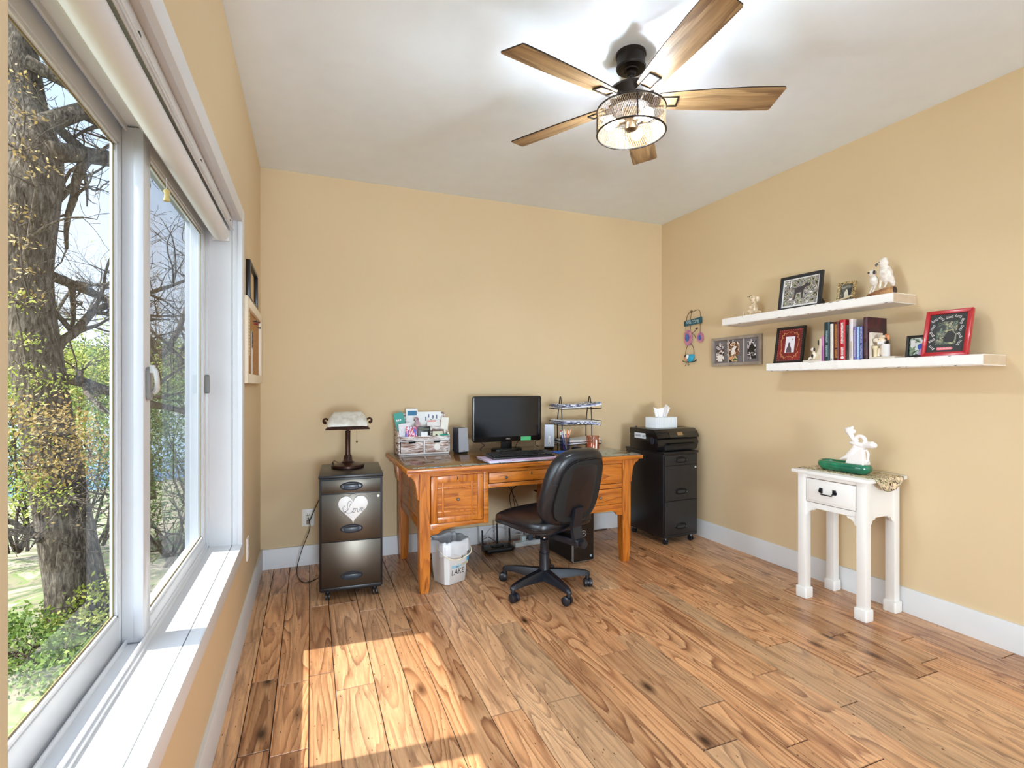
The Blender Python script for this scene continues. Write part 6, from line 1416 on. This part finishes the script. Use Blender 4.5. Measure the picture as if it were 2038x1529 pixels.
# tufts of dry leaves hanging before the trunk and budding twigs low down
def clump(label, cs, n, spread, size, mat, seed, name='leafy_branch', cat='branch', stem=None):
    rnd = random.Random(seed); cs = [Vector(c) for c in cs]; t = thing(name, label, cat, tuple(cs[0]))
    g = G(); leaves(g, [c - cs[0] for c in cs], n, spread, size, rnd); o = g.build('leaves', mat, t, sharp=None); o['kind'] = 'stuff'
    g = G(); tips = []
    pts = [c - cs[0] for c in cs]; g.tube(catmull(pts, 4), .010, 5)
    for c in pts: 
        for _ in range(3): branch(g, c, Vector((rnd.uniform(-1, 1), rnd.uniform(-1, 1), rnd.uniform(-.6, .8))), spread * 3, .006, 2, rnd, 3)
    g.build('twigs', bark, t, sharp=None); return t
clump('branch of dry brown leaves hanging before the upper oak trunk', [P_out(40, 160, 5.6), P_out(50, 230, 5.6), P_out(45, 300, 5.5), P_out(80, 330, 5.6)], 150, .09, .028, lf_b, 1)
clump('branch of dry brown leaves before the oak trunk, left of the middle limbs', [P_out(30, 420, 5.4), P_out(40, 480, 5.4), P_out(45, 540, 5.4), P_out(60, 590, 5.5)], 150, .08, .026, lf_b, 2)
clump('yellow green twig of small leaves low before the oak trunk', [P_out(30, 600, 5.2), P_out(45, 680, 5.2), P_out(60, 740, 5.2), P_out(110, 760, 5.3)], 260, .09, .024, lf_y, 3)
clump('broad drooping branch of rusty young leaves across the middle of the trunk', [P_out(60, 830, 4.8), P_out(110, 840, 4.8), P_out(150, 870, 4.9), P_out(180, 910, 5.0), P_out(90, 930, 4.9)], 1200, .15, .022, lf_b, 4)
clump('yellow green young leaves spreading left of the trunk at mid height', [P_out(20, 800, 5.2), P_out(30, 880, 5.2), P_out(35, 960, 5.3), P_out(70, 990, 5.2)], 900, .16, .022, lf_y, 5)
def shrub(label, c, r, n, mat, seed, size=.034, name='shrub'):
    rnd = random.Random(seed); c = Vector(c); t = thing(name, label, 'shrub', (c.x, c.y, GZ - .2)); cs = []
    for _ in range(60):
        a = rnd.uniform(0, 2 * PI); u = rnd.uniform(-1, 1); q = math.sqrt(1 - u * u); f = rnd.uniform(.55, 1) ; cs.append(Vector((r[0] * q * math.cos(a) * f, r[1] * q * math.sin(a) * f, c.z - GZ + .2 + r[2] * u * f)))
    g = G(); leaves(g, cs, n, min(r) * .22, size, rnd); o = g.build('leaves', mat, t, sharp=None); o['kind'] = 'stuff'
    g = G()
    for i in range(7): branch(g, Vector((rnd.uniform(-.15, .15), rnd.uniform(-.15, .15), 0)), cs[i] - Vector((0, 0, 0)), cs[i].length * 1.0, .035, 1, rnd, 2)
    g.build('stems', bark, t, sharp=None); return t
shr = [('bright yellow green shrub at the left behind the oak', (40, 820, 10.5), (1.3, 1.3, 1.5), 6500, lf_y),
       ('yellow green bush right of the oak trunk in the left pane', (195, 780, 11.0), (1.2, 1.2, 1.5), 6500, lf_y),
       ('green bush low behind the oak trunk', (110, 900, 9.5), (1.0, 1.0, 1.0), 2600, lf_g),
       ('olive bush seen left in the right hand pane', (255, 860, 11.5), (1.1, 1.1, 1.5), 3000, lf_g),
       ('dense dark bush filling the lower right hand pane', (330, 930, 9.5), (1.1, 1.1, 1.6), 4200, lf_d),
       ('green bush at the right edge of the right hand pane', (400, 830, 13), (1.5, 1.5, 1.9), 3600, lf_g),
       ('low leafy undergrowth left of the oak base', (30, 1300, 6.1), (.75, .75, .45), 3000, lf_g),
       ('low leafy undergrowth before the oak base', (130, 1330, 5.8), (.6, .6, .35), 2400, lf_g),
       ('low sprawling plant right of the oak base', (215, 1200, 6.8), (.6, .6, .35), 1600, lf_y)]
for i, (lb_, (u, v, d), r_, n_, m_) in enumerate(shr): shrub(lb_, P_out(u, v, d), r_, n_, m_, 30 + i)
# bare trees further off
far = [(150, 24, 14, 'bare branching tree between the oak and the window post'), (300, 17, 12, 'large bare tree at the left of the right hand pane'), (385, 24, 14, 'bare tree toward the right edge of the right hand pane')]
for i, (u, d, hgt, lb_) in enumerate(far):
    rnd = random.Random(50 + i); b0 = P_out(u, 767, d); b0.z = GZ - .6
    js = [b0 + Vector((rnd.uniform(-.3, .3) * k, rnd.uniform(-.3, .3) * k, hgt * .62 * k / 4)) for k in range(5)]
    lm = []
    for k in range(6):
        f = rnd.uniform(.3, 1.0); p = js[0].lerp(js[4], f); lm.append((p, Vector((rnd.uniform(-1, 1), rnd.uniform(-1, 1), rnd.uniform(.1, .9))), hgt * .30, .06))
    tree(lb_, js, [.17, .15, .12, .09, .05], lm, 70 + i, lf_y, 500, .035, .15, name='bare_tree', maxl=3)
# distant wooded shore: every crown its own
for i in range(11):
    u = -20 + i * 44; rnd = random.Random(90 + i); c = P_out(u, 742 + rnd.uniform(-12, 10), 46 + rnd.uniform(-5, 6))
    shrub(['yellow green crown', 'green crown', 'olive crown'][i % 3] + ' of the distant wood, ' + ['first', 'second', 'third', 'fourth', 'fifth', 'sixth', 'seventh', 'eighth', 'ninth', 'tenth', 'eleventh'][i] + ' from the left', c, (2.6, 2.6, 2.8), 2600, [lf_y, lf_g, lf_g][i % 3], 100 + i, .16, name='distant_tree')
# ground: leaf litter with grass, sloping to the lake
gm = blotch('leaf_litter_and_grass', ['4f5f28', '8c7f68', '9c8f7a', '65743a', '7f725c', '435422', '94876f'], scale=1.1, detail=8, rough=.95, hard=False)
g = G(); nx = 60; vs = []
for j in range(nx + 1):
    for i in range(nx + 1):
        x = -40 + 39.0 * i / nx; y = -6 + 66 * j / nx; z = GZ + .10 * mnoise.noise(Vector((x * .5, y * .5, 0))) - max(0, (-x - 3)) * .03 - max(0, y - 9) * .06
        vs.append((x, y, z))
g.add(vs, [(j * (nx + 1) + i, j * (nx + 1) + i + 1, (j + 1) * (nx + 1) + i + 1, (j + 1) * (nx + 1) + i) for j in range(nx) for i in range(nx)])
o = g.build('ground', gm, sharp=None); o['kind'] = 'structure'
g = G(); g.add([(-160, 16, GZ - 1.25), (60, 16, GZ - 1.25), (60, 90, GZ - 1.25), (-160, 90, GZ - 1.25)], [(0, 1, 2, 3)]); o = g.build('lake_water', pm('lake_water', '6f93b8', .08, spec=.8, bump=.3, bscale=3)); o['kind'] = 'structure'
